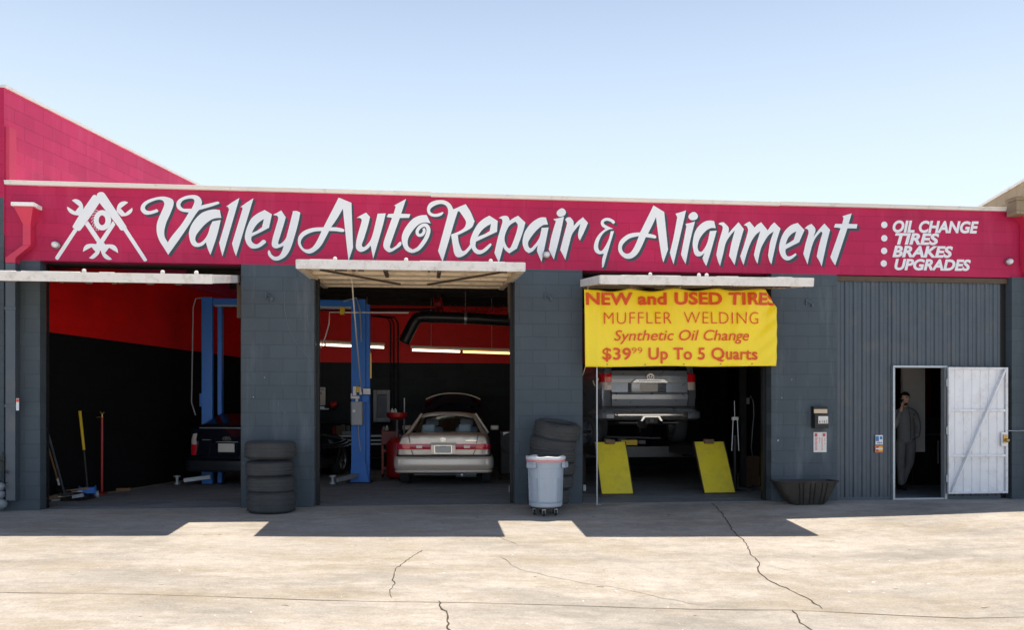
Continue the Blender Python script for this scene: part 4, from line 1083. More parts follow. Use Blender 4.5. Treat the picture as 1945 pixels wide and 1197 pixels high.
# cabin: pillars, roof, glass, head rests
RB = [(-.70, .80, 1.0), (.70, .80, 1.0)]; RT = [(-.535, 1.42, 1.385), (.535, 1.42, 1.385)]
FB = [(-.72, 3.38, .96), (.72, 3.38, .96)]; FT = [(-.55, 2.55, 1.39), (.55, 2.55, 1.39)]
mb = MB(); rr = []
for y, w, z in ((1.36, .53, 1.375), (1.46, .56, 1.40), (1.9, .575, 1.42), (2.4, .565, 1.415), (2.58, .54, 1.385)):
    rr.append([Vector((w * math.sin(a), y, z - .075 * (1 - math.cos(a)) - (0.03 if abs(k) == 6 else 0))) for k in range(-6, 7) for a in (k / 6 * 1.35,)] + [Vector((w * .9 * math.sin(a), y, z - .03 - .075 * (1 - math.cos(a)))) for k in range(6, -7, -1) for a in (k / 6 * 1.2,)])
mb.loft(rr, True, True); mb.build('roof', G, sedan, smooth=True)
mb = MB()
for sg in (-1, 1):
    mb.loft([[Vector(p) for p in ((sg * .70, .82, .995), (sg * .80, .86, .97), (sg * .84, 1.35, .97), (sg * .76, 1.30, .99))], [Vector(p) for p in ((sg * .50, 1.41, 1.375), (sg * .555, 1.43, 1.355), (sg * .57, 1.52, 1.355), (sg * .53, 1.50, 1.375))]])
    mb.loft([[Vector(p) for p in ((sg * .72, 3.36, .955), (sg * .80, 3.30, .955), (sg * .80, 3.20, .955), (sg * .75, 3.28, .955))], [Vector(p) for p in ((sg * .50, 2.55, 1.385), (sg * .555, 2.52, 1.365), (sg * .555, 2.46, 1.365), (sg * .52, 2.48, 1.385))]])
    mb.bar((sg * .83, 2.12, .96), (sg * .56, 2.08, 1.37), .05, .06)
mb.build('pillars', G, sedan, smooth=False)
quadplate(sedan, 'rear_window', M['glass'], [(-.66, .82, 1.005), (.66, .82, 1.005), (.50, 1.41, 1.372), (-.50, 1.41, 1.372)])
quadplate(sedan, 'windscreen', M['glass'], [(.70, 3.34, .965), (-.70, 3.34, .965), (-.51, 2.56, 1.38), (.51, 2.56, 1.38)])
for sg in (-1, 1): quadplate(sedan, 'side_window', M['darkglass'], [(sg * .825, 1.35, .965), (sg * .815, 3.22, .955), (sg * .565, 2.46, 1.36), (sg * .575, 1.50, 1.35)])
mb = MB(); mb.box((-.68, .9, .90), (.68, 1.45, .985)); mb.build('parcel_shelf', M['black'], sedan)
for sg in (-1, 1):
    mb = MB(); mb.box((sg * .375 - .14, 2.35, 1.10), (sg * .375 + .14, 2.45, 1.265)); mb.build('head_rest', M['seat'], sedan, bevel=.04)
    mb = MB(); mb.box((sg * .375 - .24, 2.30, .5), (sg * .375 + .24, 2.46, 1.09)); mb.build('front_seat', M['seat'], sedan, bevel=.05)
    mb = MB(); mb.box((sg * .37 - .13, 1.25, 1.0), (sg * .37 + .13, 1.36, 1.16)); mb.build('head_rest', M['seat'], sedan, bevel=.035)
mb = MB(); mb.box((-.09, 1.02, 1.0), (.09, 1.10, 1.03)); mb.build('brake_light_housing', M['black'], sedan)
mb = MB(); mb.box((.10, 2.60, 1.26), (.20, 2.63, 1.32)); mb.build('mirror', M['black'], sedan, bevel=.01)
# raised bonnet: a curved shell hinged at the scuttle
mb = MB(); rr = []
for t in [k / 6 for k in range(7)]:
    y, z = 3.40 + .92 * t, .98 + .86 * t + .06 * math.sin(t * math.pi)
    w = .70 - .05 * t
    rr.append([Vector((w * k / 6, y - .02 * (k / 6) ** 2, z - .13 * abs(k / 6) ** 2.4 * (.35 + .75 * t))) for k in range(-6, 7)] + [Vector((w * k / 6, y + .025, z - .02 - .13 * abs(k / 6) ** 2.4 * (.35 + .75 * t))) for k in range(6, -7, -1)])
mb.loft(rr, True, True); bon = mb.build('bonnet', M['carblack_and_shade'], sedan, smooth=False, bevel=.006)  # bonnet of the beige car, its unlit shade painted in as black
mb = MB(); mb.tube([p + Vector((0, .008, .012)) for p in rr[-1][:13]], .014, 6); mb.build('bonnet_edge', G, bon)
for sg in (-1, 1):
    mb = MB(); mb.loft([[Vector((sg * (.89 + dx), 3.02 + dy, z + .94)) for dx, dy in ((0, 0), (.19, .03), (.19, .10), (0, .12))] for z in (.06, .17)]); mb.build('door_mirror', G, sedan, bevel=.02)
    wheel(sedan, sg * .80, .98, .31, .2); wheel(sedan, sg * .80, 3.70, .31, .2)
mb = MB(); mb.tube([(-.55, .05, .235), (.35, .05, .235)], .014); mb.tube([(.35, -.02, .235), (.35, 1.6, .24)], .022); mb.build('exhaust_pipe', M['steel'], sedan)
mb = MB(); mb.lathe([(.001, -.2), (.10, -.2), (.11, -.17), (.11, .17), (.10, .2), (.001, .2)], 18, Matrix.Translation((.42, .38, .235)) @ Matrix.Rotation(R(90), 4, 'Y') @ Matrix.Scale(.7, 4, Vector((1, 0, 0)))); mb.build('silencer', M['tank'], sedan)

# four post alignment lift with its ramps hanging, and the grey off-roader on it
ly = 1.72
rz0 = .80
lx = [xat(1166, 1.5), xat(1349, 1.72)]
cxl = sum(lx) / 2
lift = empty('alignment_lift', (cxl, ly, 0), 0, 'four post alignment lift in the third bay with two yellow drive-on ramps', 'vehicle lift')
half = (lx[1] - lx[0]) / 2
for sg in (-1, 1):
    x = sg * half
    mb = MB(); mb.box((x - .26, .06, rz0 - .17), (x + .26, 5.6, rz0)); mb.build('runway', M['darksteel'], lift)
    root = empty('ramp', (x, .0, 0)); root.parent = lift
    a, b, T = Vector((0, -.50, .03)), Vector((0, .06, rz0 + .09)), .03
    d = (b - a).normalized(); nn = Vector((0, -d.z, d.y))
    mb = MB(); w = .27
    ring = lambda p, o: [Vector((-w, p.y, p.z)) + nn * o, Vector((w, p.y, p.z)) + nn * o, Vector((w, p.y, p.z)) + nn * (o - T), Vector((-w, p.y, p.z)) + nn * (o - T)]
    mb.loft([ring(a, 0), ring(a + (b - a) * .82, 0), ring(b + Vector((0, .02, 0)), 0)])
    mb.build('ramp_plate', M['yellow'], root, bevel=.004)
    mb = MB(); mb.box((-w - .012, -.54, 0.005), (w + .012, -.49, .03)); 
    for q in (-1, 1): mb.bar(Vector((q * (w + .008), a.y + .03, a.z)), Vector((q * (w + .008), b.y + .03, b.z)), .012, .05)
    mb.build('ramp_edge', M['brownsteel'], root)
    mb = MB(); mb.box((-.10, .0, rz0 + .055), (.075, .10, rz0 + .135)); mb.build('stop_block', M['cardboard'], root, bevel=.01)
mb = MB(); mb.box((-half - .75, 1.68, .52), (half + .02, 1.85, .735)); mb.box((-half - .75, 1.68, .52), (half + .5, 1.84, .53)); mb.build('cross_beam', M['darkgalv'], lift, bevel=.008)
mb = MB(); mb.box((-.32, 1.66, .765), (.0, 1.675, .865)); mb.build('warning_plate', M['yellow2'], lift)
mb = MB()
rnd = random.Random(11)
for k in range(12): mb.cbox((rnd.uniform(-half + .3, half - .3), rnd.uniform(1.7, 1.85), .76 + rnd.uniform(.02, .1)), (rnd.uniform(.03, .2), .06, rnd.uniform(.03, .08)))
mb.tube([(-half + .25, 1.6, .93), (half - .45, 1.6, .90)], .02)
mb.build('rolling_jack', M['darkgalv'], lift)
mb = MB()
cx0 = xat(1399, 2.0) - cxl; cx1 = xat(1408, 2.0) - cxl
for x in (cx1, -half - .62):
    mb = MB(); mb.box((x - .05, .16, 0), (x + .05, .26, 2.9)); mb.box((x - .16, .05, .001), (x + .16, .4, .02)); mb.build('post', M['darksteel'], lift)
# slim jack standing by the post
jx = xat(1392, 1.85)
jk = empty('transmission_jack', (jx, 1.75, .004), 0, 'slim upright jack with a light collar beside the right post of the lift', 'jack')
mb = MB(); mb.tube([(0, 0, .05), (0, 0, 1.0)], .035, 10); mb.bar((0, 0, .06), (-.3, -.1, .02), .04); mb.bar((0, 0, .06), (.3, -.1, .02), .04); mb.bar((0, 0, .06), (0, .3, .02), .04); mb.build('jack_frame', M['darksteel'], jk)
mb = MB()
for x in (-.05, .05): mb.tube([(x * 1.3, -.02, .72), (x * .8, -.02, 1.28)], .011)
mb.tube([(-.015, -.03, 1.3), (-.02, -.03, 1.62)], .008)
mb.build('jack_rods', M['galv'], jk)
mb = MB(); mb.box((-.055, -.04, 1.27), (.055, .03, 1.33)); mb.build('collar', M['white'], jk, bevel=.01)

sv = empty('off_road_car', (cxl + .07, 2.72, rz0 + .004), R(-1.5), 'grey off-road estate raised on the lift behind the yellow banner', 'car')
V = M['suvgrey']
mb = MB()
mb.loft([body_ring(*a) for a in ((.06, .90, .56, 1.46, .03), (.08, .915, .55, 1.47, .03), (.4, .94, .50, 1.48, .03), (1.2, .95, .42, 1.46, .03), (2.6, .95, .42, 1.42, .03), (3.4, .95, .42, 1.38, .03), (3.5, .94, .42, 1.16, .03), (4.5, .91, .5, 1.10, .03), (4.75, .82, .55, 1.02, .02))], True, True)
mb.build('body', V, sv, smooth=True)
mb = MB(); mb.loft([[Vector((x, y, z)) for x, z in ((-wb, zb_), (wb, zb_), (wt * 1.03, 1.70), (wt, zt_), (-wt, zt_), (-wt * 1.03, 1.70))] for y, wb, zb_, wt, zt_ in ((.10, .88, 1.44, .70, 1.78), (.30, .90, 1.44, .74, 1.83), (2.4, .90, 1.40, .74, 1.83), (3.3, .88, 1.36, .60, 1.50))]); mb.build('cabin', V, sv, smooth=False, bevel=.03)
quadplate(sv, 'rear_window', M['darkglass'], [(-.74, .045, 1.40), (.74, .045, 1.40), (.62, .11, 1.73), (-.62, .11, 1.73)], .012)
rp2 = rearpath(.905, .14, .03, .02, .9)
# tailgate: upper part with a recess for the plate, lower part bent under
mb = MB()
P0 = [(-.70, .015, 1.38), (.70, .015, 1.38)]
def tg(x, z): return .004 - .016 * (1 - (x / .75) ** 2)
xs_ = [-.73, -.42, -.31, .31, .42, .73]
def row(z, off=0, rec=0): return [Vector((x, tg(x, z) + off + (rec if 1 < i < 4 else 0), z)) for i, x in enumerate(xs_)]
mb.loft([row(1.40, .02), row(1.30), row(1.24), row(1.17, .01, .0)], False, False)
mb.loft([row(1.17, .01, .0), row(1.165, .012, .075), row(.995, .012, .075), row(.985, -.012, .0), row(.955, -.022)], False, False)
mb.loft([row(.955, -.022), row(.945, -.030), row(.86, -.022), row(.735, .012)], False, False)
tgate = mb.build('tailgate', V, sv, smooth=False)
mb = MB()
for x0, x1 in ((-.735, -.75), (.735, .75)): mb.bar((x0, .0, .73), (x1, .01, 1.36), .008, .015)
mb.box((-.9, -.005, .708), (.9, .04, .725))
mb.build('tailgate_gap', M['black'], sv)
mb = MB(); mb.prism([(-.37, 1.165), (.37, 1.165), (.27, 1.245), (-.27, 1.245)], -.045, -.010); mb.build('garnish', M['chromewarm'], sv, bevel=.008)
mb = MB()
for k, x in enumerate([-.21 + .03 * j for j in range(14)]): mb.box((x, -.0495, 1.195), (x + .018, -.0455, 1.215))
mb.build('garnish_marks', M['white'], sv)
emblem(sv, 0, -.05, 1.285, .075, .062, 'chromewarm')
mb = MB(); mb.box((-.165, .045, 1.005), (.165, .056, 1.155)); mb.build('number_plate', M['plate'], sv, bevel=.004)
for sg in (-1, 1):
    a, b = sorted((sg * .735, sg * .94)); r = empty('tail_lamp', (0, 0, 0)); r.parent = sv
    pth = cut(rp2, a, b)
    pth = pth + [(.905, .42)] if sg > 0 else [(-.905, .42)] + pth
    mb = MB(); sweep(mb, pth, [(-.03, 1.185), (.028, 1.185), (.032, 1.28), (.022, 1.345), (-.03, 1.345)]); mb.build('stop_lens', M['lampred'], r)
    mb = MB(); sweep(mb, pth, [(-.03, 1.035), (.022, 1.035), (.030, 1.12), (.028, 1.183), (-.03, 1.183)]); mb.build('reversing_lens', M['lampclear'], r)
mb = MB(); sweep(mb, rp2, [(-.04, .49), (.06, .47), (.115, .50), (.125, .575), (.105, .625), (.07, .640), (.06, .665), (.0, .70), (-.05, .70)]); mb.build('rear_bumper', V, sv, smooth=False)
mb = MB(); sweep(mb, cut(rp2, -.70, .70), [(.06, .492), (.122, .500), (.135, .56), (.128, .615), (.07, .62)]); mb.build('bumper_bar', M['chromewarm'], sv, smooth=True)
mb = MB(); mb.prism([(-.22, .44), (-.16, .55), (.16, .55), (.22, .44), (.17, .44), (.12, .51), (-.12, .51), (-.17, .44)], -.155, -.11); mb.build('bumper_step', M['chromewarm'], sv, bevel=.008)
mb = MB(); mb.prism([(-.118, .40), (-.118, .505), (.118, .505), (.118, .40)], -.14, -.08); mb.build('hitch_recess', M['black'], sv)
mb = MB(); mb.box((-.035, -.17, .425), (.035, -.05, .49)); mb.box((-.6, -.05, .40), (-.24, -.03, .425)); mb.box((.24, -.05, .40), (.55, -.03, .425)); mb.build('tow_bar', M['darkgalv'], sv, bevel=.004)
for sg in (-1, 1): 
    mb = MB(); mb.lathe([(.001, 0), (.016, 0), (.016, .006), (.001, .008)], 10, Matrix.Translation((sg * .32, -.12, .585)) @ Matrix.Rotation(R(90), 4, 'X')); mb.build('parking_sensor', M['black'], sv)
    wheel(sv, sg * .80, 1.0, .385, .26); wheel(sv, sg * .80, 3.75, .385, .26)
mb = MB(); mb.tube([(-.75, .9, .40), (.75, .9, .40)], .05); mb.lathe([(.001, -.1), (.12, -.08), (.12, .08), (.001, .1)], 16, Matrix.Translation((.05, .9, .40)) @ Matrix.Rotation(R(90), 4, 'X')); mb.tube([(.5, -.0, .42), (.5, 1.2, .42)], .03); mb.build('rear_axle', M['darksteel'], sv)

# black hatchback on the two post lift, half hidden by the pier
hp = at(432, VH, 3.35)
hb = empty('hatchback_car', (hp.x, 3.35, .004), R(-17), 'black hatchback standing askew in the first bay behind the pier', 'car')
B = M['carblack_and_shade']
mb = MB()
mb.loft([body_ring(*a) for a in ((.05, .80, .36, 1.10, .01), (.06, .82, .34, 1.11, .01), (.25, .85, .28, 1.13, .02), (.9, .87, .20, 1.08, .02), (2.4, .872, .18, .98, .02), (3.3, .86, .18, .92, .02), (4.0, .82, .2, .78, .02), (4.4, .68, .28, .66, .01))], True, True)
mb.build('body', B, hb, smooth=True)
mb = MB(); mb.loft([[Vector((x, y, z)) for x, z in ((-w1, z1), (w1, z1), (w2, z2), (w2 * .8, z2 + .05), (-w2 * .8, z2 + .05), (-w2, z2))] for y, w1, z1, w2, z2 in ((.12, .74, 1.10, .66, 1.14), (.6, .80, 1.06, .60, 1.33), (1.5, .82, 1.0, .58, 1.43), (2.2, .82, .95, .56, 1.40), (3.3, .78, .90, .66, .94))]); mb.build('cabin', M['darkglass'], hb, smooth=False, bevel=.03)
mb = MB()
def hrow(y, z, w): return [Vector((x, y + .05 * (abs(x) / w) ** 3, z)) for x in (-w, -w * .6, -w * .25, w * .25, w * .6, w)]
mb.loft([hrow(-.035, .535, .66), hrow(-.03, .60, .665)], False, False)
mb.loft([hrow(-.028, .605, .665), hrow(.012, .86, .66)], False, False)
mb.loft([hrow(.0, .862, .66), hrow(-.030, .868, .66), hrow(-.012, .955, .655), hrow(.035, 1.095, .63)], False, False)
mb.build('tailgate', B, hb, smooth=False)
mb = MB(); mb.box((-.22, -.030, .845), (.22, .0, .861)); mb.build('grab_bar', M['galv'], hb, bevel=.004)
mb = MB(); mb.box((-.60, .03, 1.105), (.60, .20, 1.125)); mb.build('spoiler', M['galv'], hb, bevel=.006)
rp3 = rearpath(.83, .16, .04, .03, .9)
mb = MB(); sweep(mb, rp3, [(-.05, .30), (.05, .29), (.10, .33), (.105, .43), (.10, .50), (.02, .52), (-.05, .52)]); mb.build('rear_bumper', M['bumperblack'], hb, smooth=False)
for sg in (-1, 1):
    a, b = sorted((sg * .66, sg * .86)); r = empty('tail_lamp', (0, 0, 0)); r.parent = hb
    pth = cut(rp3, a, b); pth = pth + [(.83, .34)] if sg > 0 else [(-.83, .34)] + pth
    mb = MB(); sweep(mb, pth, [(-.03, .62), (.012, .60), (.022, .72), (.016, .80), (-.03, .80)]); mb.build('stop_lens', M['lampred'], r)
    mb = MB(); sweep(mb, pth, [(-.03, .802), (.016, .802), (.012, .9), (.0, 1.0), (-.03, 1.02)]); mb.build('reversing_lens', M['lampclear'], r)
    wheel(hb, sg * .78, .85, .315, .2); wheel(hb, sg * .78, 3.45, .315, .2)
mb = MB(); mb.box((-.165, -.048, .665), (.165, -.034, .825)); mb.build('number_plate', M['plate'], hb, bevel=.004)
emblem(hb, 0, -.030, .91, .085, .052)
mb = MB(); mb.box((-.5, -.034, .885), (-.33, -.02, .90)); mb.build('name_badge', M['galv'], hb)
# two post lift
lz = zat(560, 569, 4.2)
x0, x1 = xat(400, 4.2), xat(683, 4.2)
tp = empty('two_post_lift', ((x0 + x1) / 2, 4.2, .004), 0, 'blue two post car lift with overhead beam straddling the first two bays', 'vehicle lift')
hh = (x1 - x0) / 2
for sg in (-1, 1):
    x = sg * hh
    mb = MB()
    if sg < 0:
        mb.box((x - .13, -.17, 0), (x + .075, -.05, lz)); mb.box((x + .135, -.02, 0), (x + .215, .16, lz - .12)); mb.box((x - .13, -.049, 0), (x - .09, .16, lz - .05)); mb.box((x - .19, -.10, 1.52), (x - .131, .02, 1.78))
    else:
        mb.box((x - .15, -.17, 0), (x + .13, -.06, lz)); mb.box((x + .131, -.13, 0), (x + .21, .16, lz - .1)); mb.box((x - .15, -.059, 0), (x - .11, .16, lz - .05))
        mb.loft([[Vector(p) for p in ((x - .17, -.19, .02), (x + .20, -.19, .02), (x + .20, -.15, .02), (x - .17, -.15, .02))], [Vector(p) for p in ((x - .152, -.1705, .42), (x + .132, -.1705, .42), (x + .132, -.15, .42), (x - .152, -.15, .42))]])
    mb.build('column', M['blue'], tp, bevel=.006)
    mb = MB(); mb.box((x - .25, -.25, 0), (x + .25, .25, .019)); mb.build('base_plate', M['darksteel'], tp)
    root = empty('lift_arm', (x, 0, 0)); root.parent = tp
    mb = MB(); mb.bar((-sg * .05, -.22, .16), (-.42, -.62 if sg > 0 else -.35, .10), .11, .08); mb.build('arm_beam', M['galv'], root, bevel=.006)
    mb = MB(); px_, py_ = (-.46, -.68) if sg > 0 else (-.52, -.42); mb.lathe([(.001, .03), (.06, .03), (.06, .07), (.03, .07), (.03, .17), (.07, .17), (.07, .20), (.001, .20)], 14, Matrix.Translation((px_, py_, 0))); mb.build('arm_pad', M['galv'], root)
mb = MB(); mb.box((-hh + .076, -.15, lz - .15), (hh - .152, .12, lz - .02)); mb.build('overhead_beam', M['blue'], tp, bevel=.006)
mb = MB(); mb.box((-hh + .10, -.152, lz - .175), (hh - .152, .10, lz - .151)); mb.build('beam_flange', M['galv'], tp)
xk = xat(650, 4.0) - tp.location.x
mb = MB(); mb.box((xk - .045, -.21, lz - .31), (xk + .045, -.12, lz - .17)); mb.build('limit_switch', M['yellow2'], tp, bevel=.006)
mb = MB(); mb.tube([(xk + .4, -.16, lz - .26), (xk - .25, -.16, lz - .27), (xk - .26, -.16, lz - .5), (xk - .33, -.16, lz - .75), (xk - .42, -.16, lz - .98)], .010); mb.tube([(xk + .05, -.165, lz - .27), (xk + 1.3, -.165, lz - .26)], .014); mb.build('cable', M['white'], tp)
# power pack on the right column
ppk = empty('power_pack', (hh, 0, 0)); ppk.parent = tp
yb = -.19
def pz(v): return zat(683, v, 3.95)
def pxx(u): return xat(u, 3.95) - x1
mb = MB(); mb.loft([[Vector((pxx(u), y, z)) for u, y in ((667, yb - .15), (669, yb - .19), (688, yb - .19), (690, yb - .15), (690, yb), (667, yb))] for z in (pz(808), pz(806), pz(768), pz(764))]); mb.build('tank', M['tanklight'], ppk, bevel=.008)
mb = MB(); mb.box((pxx(671), yb - .14, pz(752)), (pxx(677), yb, pz(735))); mb.box((pxx(683), yb - .14, pz(751)), (pxx(688), yb, pz(736))); mb.box((pxx(667), yb - .16, pz(758)), (pxx(683), yb, pz(753))); mb.box((pxx(667), yb - .16, pz(753)), (pxx(669.5), yb - .1, pz(748))); mb.tube([(pxx(678), yb - .08, pz(764)), (pxx(678), yb - .08, pz(757))], .03); mb.box((pxx(690), yb - .12, pz(750)), (pxx(704), yb, pz(739))); mb.build('motor', M['white'], ppk, bevel=.006)
mb = MB(); mb.box((pxx(677.5), yb - .15, pz(746)), (pxx(682.5), yb, pz(735))); mb.build('motor_band', M['yellow2'], ppk)
mb = MB(); mb.box((pxx(688), yb - .08, pz(765)), (pxx(701), yb, pz(752))); mb.build('switch_box', M['blue'], ppk, bevel=.005)
mb = MB(); mb.box((pxx(671), yb - .196, pz(784)), (pxx(676), yb - .191, pz(779))); mb.build('tank_label', M['white'], ppk)
mb = MB(); mb.tube([(pxx(680), yb - .05, pz(808)), (pxx(681), yb + .0, pz(830)), (pxx(684), yb + .012, pz(858))], .013); mb.build('drain_hose', M['tanklight'], ppk)
mb = MB(); mb.tube([(-hh - .15, -.1, lz - .01), (-hh - .25, -.12, lz - .03), (-hh - .30, -.12, lz - .2), (-hh - .33, -.12, 1.6), (-hh - .25, -.14, 1.35)], .012); mb.build('hydraulic_hose', M['tanklight'], tp); mb = MB(); mb.tube([(hh - .3, -.19, lz - .05), (hh - .05, -.20, lz + .02), (hh + .02, -.20, lz - .2), (hh + .05, -.2, lz - .85)], .014); mb.build('hydraulic_hose', M['tanklight'], tp)
mb = MB(); mb.box((hh + .215, -.16, zat(698, 720, 4.2)), (hh + .245, -.12, zat(698, 672, 4.2))); mb.build('trim_strip', M['brass'], tp)
# ------------------------------------------------------------------ tools and clutter inside
def atf(u, v, z=.004):
    d = ray(u, v); return CAM + d * ((z - CAM.z) / d.z)
def onray(u, v, Y): return at(u, v, Y)
# poles against the left wall
b = atf(126, 951); t = at(88.5, 813, .42)
mb = MB(); mb.tube([b, t], .016); o = mb.build('metal_pole', M['steel']); tag(o, 'long bare metal pole leaning on the left jamb of the first bay', 'pole')
b = at(117, 938, 1.3); t = at(88, 838, .46); m_ = b.lerp(t, .3); m2 = b.lerp(t, .18)
bro = empty('shovel', b, 0, 'wooden handled shovel leaning beside the metal pole in the first bay', 'shovel')
mb = MB(); mb.tube([m_ - b, t - b], .015); mb.build('handle', M['wood'], bro)
mb = MB(); mb.tube([m_ - b + Vector((0, 0, .005)), m2 - b], .019); mb.build('socket', M['white'], bro)
mb = MB(); mb.loft([[m2 - b + Vector((dx, dy, 0)) for dx, dy in ((-.02, -.01), (.02, -.01), (.02, .012), (-.02, .012))], [Vector((dx, dy, .10)) for dx, dy in ((-.11, -.01), (.11, -.01), (.11, .012), (-.11, .012))], [Vector((dx, dy, .01)) for dx, dy in ((-.03, -.04), (.03, -.04), (.03, -.03), (-.03, -.03))]]); mb.build('blade', M['darksteel'], bro)
# floor jack with yellow and black handle
jb = atf(166, 946)
fj = empty('floor_jack', jb, R(20), 'blue floor jack with tall yellow and black handle by the left wall', 'floor jack')
mb = MB()
for sg in (-1, 1): mb.loft([[Vector((sg * .12 + d, y, z)) for d, z in ((-.012, z0), (.012, z0), (.012, z1), (-.012, z1))] for y, z0, z1 in ((-.12, .04, .12), (.0, .03, .20), (.25, .04, .16), (.6, .05, .12))])
mb.box((-.11, -.06, .07), (.11, .14, .17)); mb.build('jack_body', M['blue'], fj, bevel=.005)
mb = MB(); mb.bar((0, .1, .12), (0, .6, .17), .10, .05); mb.lathe([(.001, .16), (.06, .17), (.065, .2), (.001, .2)], 16, Matrix.Translation((0, .58, 0))); mb.build('lift_arm', M['darksteel'], fj)
for x, y, r in ((-.15, -.04, .055), (.15, -.04, .055), (-.14, .55, .05), (.14, .55, .05)):
    mb = MB(); mb.lathe([(.001, -.022), (r, -.022), (r, .022), (.001, .022)], 16, Matrix.Translation((x, y, r)) @ Matrix.Rotation(R(90), 4, 'Y')); mb.build('wheel', M['tanklight'] if y < 0 else M['black'], fj)
iv = Matrix.Translation(jb) @ Matrix.Rotation(R(20), 4, 'Z'); iv.invert()
h1, h2, h0 = iv @ at(159.5, 855, jb.y), iv @ at(151.5, 781, jb.y + .02), iv @ at(166, 925, jb.y)
mb = MB(); mb.tube([h0, h1], .019); mb.build('handle', M['black'], fj)
mb = MB(); mb.tube([h1, h2], .023); mb.build('handle_grip', M['yellow2'], fj)
# red prop stand
b = atf(193.5, 939); t = at(194, 793, b.y)
rs = empty('support_stand', b, 0, 'tall thin red support stand with brass screw top in the first bay', 'support stand')
mb = MB(); mb.tube([(0, 0, .02), t - b], .022); mb.lathe([(.001, 0), (.10, 0), (.10, .012), (.03, .03), (.001, .03)], 16); mb.build('stand_tube', M['redpaint'], rs)
mb = MB(); p = t - b; mb.tube([p, p + Vector((0, 0, .06))], .014); mb.bar(p + Vector((-.03, 0, .10)), p + Vector((0, 0, .05)), .016); mb.bar(p + Vector((.035, 0, .09)), p + Vector((0, 0, .05)), .02); mb.bar(p + Vector((-.09, 0, .0)), p + Vector((.02, 0, .0)), .012); mb.build('screw_top', M['brass'], rs)
# scraps on the floor by the wall
rnd = random.Random(21)
scr = [('scrap_board', 'doorrib', 108, 946, .42, .06, .02, 22, 'grey board end lying in the scrap heap under the poles'), ('scrap_board', 'steel', 134, 937, .36, .05, .02, 8, 'pale metal strip lying in the scrap heap beside the floor jack'),
       ('scrap_board', 'wood', 146, 932, .34, .035, .025, 22, 'thin brown stick lying across the scrap heap'), ('scrap_board', 'tanklight', 149, 946, .17, .08, .05, 5, 'grey offcut at the right foot of the scrap heap'),
       ('scrap_board', 'cardboard', 100, 950, .15, .1, .06, 15, 'crumpled cardboard piece at the left foot of the scrap heap'), ('scrap_board', 'darkgalv', 120, 944, .3, .12, .05, -10, 'dark metal piece in the middle of the scrap heap'), ('scrap_board', 'tanklight', 106, 953, .12, .06, .03, -8, 'small pale scrap nearest the jamb of the first bay')]
for nm, mt, u, v, l, w, h, a, lb_ in scr:
    p = at(u, v, 1.12 + .10 * (951 - v) / 4); p.z = max(.006, p.z); mb = MB(); mb.loft([[Vector((x, y * s, z)) for x, y, z in ((-l / 2, -w / 2, 0), (l / 2, -w / 2 * .8, h * .2), (l / 2 * .95, w / 2, h * .3), (-l / 2, w / 2, 0))] for s in (1,)] + [[Vector((-l / 2 * .9, -w / 2, h)), Vector((l / 2, -w / 2 * .7, h * 1.3)), Vector((l / 2 * .9, w / 2 * .8, h * 1.2)), Vector((-l / 2, w / 2, h * .8))]])
    o = mb.build(nm, M[mt], loc=p, rot=(0, R(-4), R(a))); tag(o, lb_, 'scrap', 'scraps by the left wall')
mb = MB(); rnd = random.Random(77); bmesh.ops.create_grid(mb.bm, x_segments=14, y_segments=8, size=1)
for q in mb.bm.verts:
    e = max(0, 1 - q.co.x ** 2) * max(0, 1 - q.co.y ** 2); q.co = Vector((q.co.x * .36, q.co.y * .24, e * .10 + (rnd.uniform(-.02, .05) if e > .05 else 0)))
q = at(128, 948, 1.45); o = mb.build('rubbish_heap', M['black'], loc=(q.x, 1.45, .006)); tag(o, 'dark heap of floor sweepings under the scraps by the left wall', 'rubbish')
p = atf(235, 933); mb = MB(); mb.box((-.12, -.05, 0), (.12, .05, .05)); o = mb.build('timber_block', M['wood'], loc=p, rot=(0, 0, R(6)), bevel=.006); tag(o, 'short red-brown timber block alone on the floor of the first bay', 'timber')
# rubbish heap just outside the left pier
rnd = random.Random(31)
for k, (u, v, r_, lb_) in enumerate(((-1, 958, .10, 'lowest grey stone block at the left edge of the photo'), (-3, 940, .09, 'second grey stone block up at the left edge'), (-2, 925, .085, 'rounded grey lump on the stone blocks at the left edge'))):
    p = at(u, v, -.16); mb = MB(); bmesh.ops.create_icosphere(mb.bm, subdivisions=2, radius=r_)
    for q in mb.bm.verts: q.co = Vector((q.co.x, q.co.y * .9, q.co.z * .85)) * rnd.uniform(.9, 1.08)
    o = mb.build('stone_block', M['tank'], loc=p, smooth=True); tag(o, lb_, 'stone', 'stone blocks at the left edge')
sh_ = at(-2, 890, -.16)
mb = MB()
for k in range(60):
    a = rnd.uniform(0, 6.28); r_ = rnd.uniform(.02, .13); q = Vector((sh_.x + r_ * math.cos(a), -.18 + .5 * r_ * math.sin(a), rnd.uniform(.28, .85)))
    d = Vector((rnd.uniform(-1, 1), rnd.uniform(-1, 1), rnd.uniform(-.4, .8))).normalized() * rnd.uniform(.05, .09); e = d.cross(Vector((0, 0, 1))).normalized() * .02
    mb.face([q, q + d * .5 + e, q + d, q + d * .5 - e])
for k in range(5): mb.tube([(sh_.x + rnd.uniform(-.04, .04), -.18, .2), (sh_.x + rnd.uniform(-.08, .08), -.18, .8)], .006, 5)
o = mb.build('dry_weed', M['weed']); tag(o, 'dark dry weed standing on the stone blocks at the left edge', 'plant')
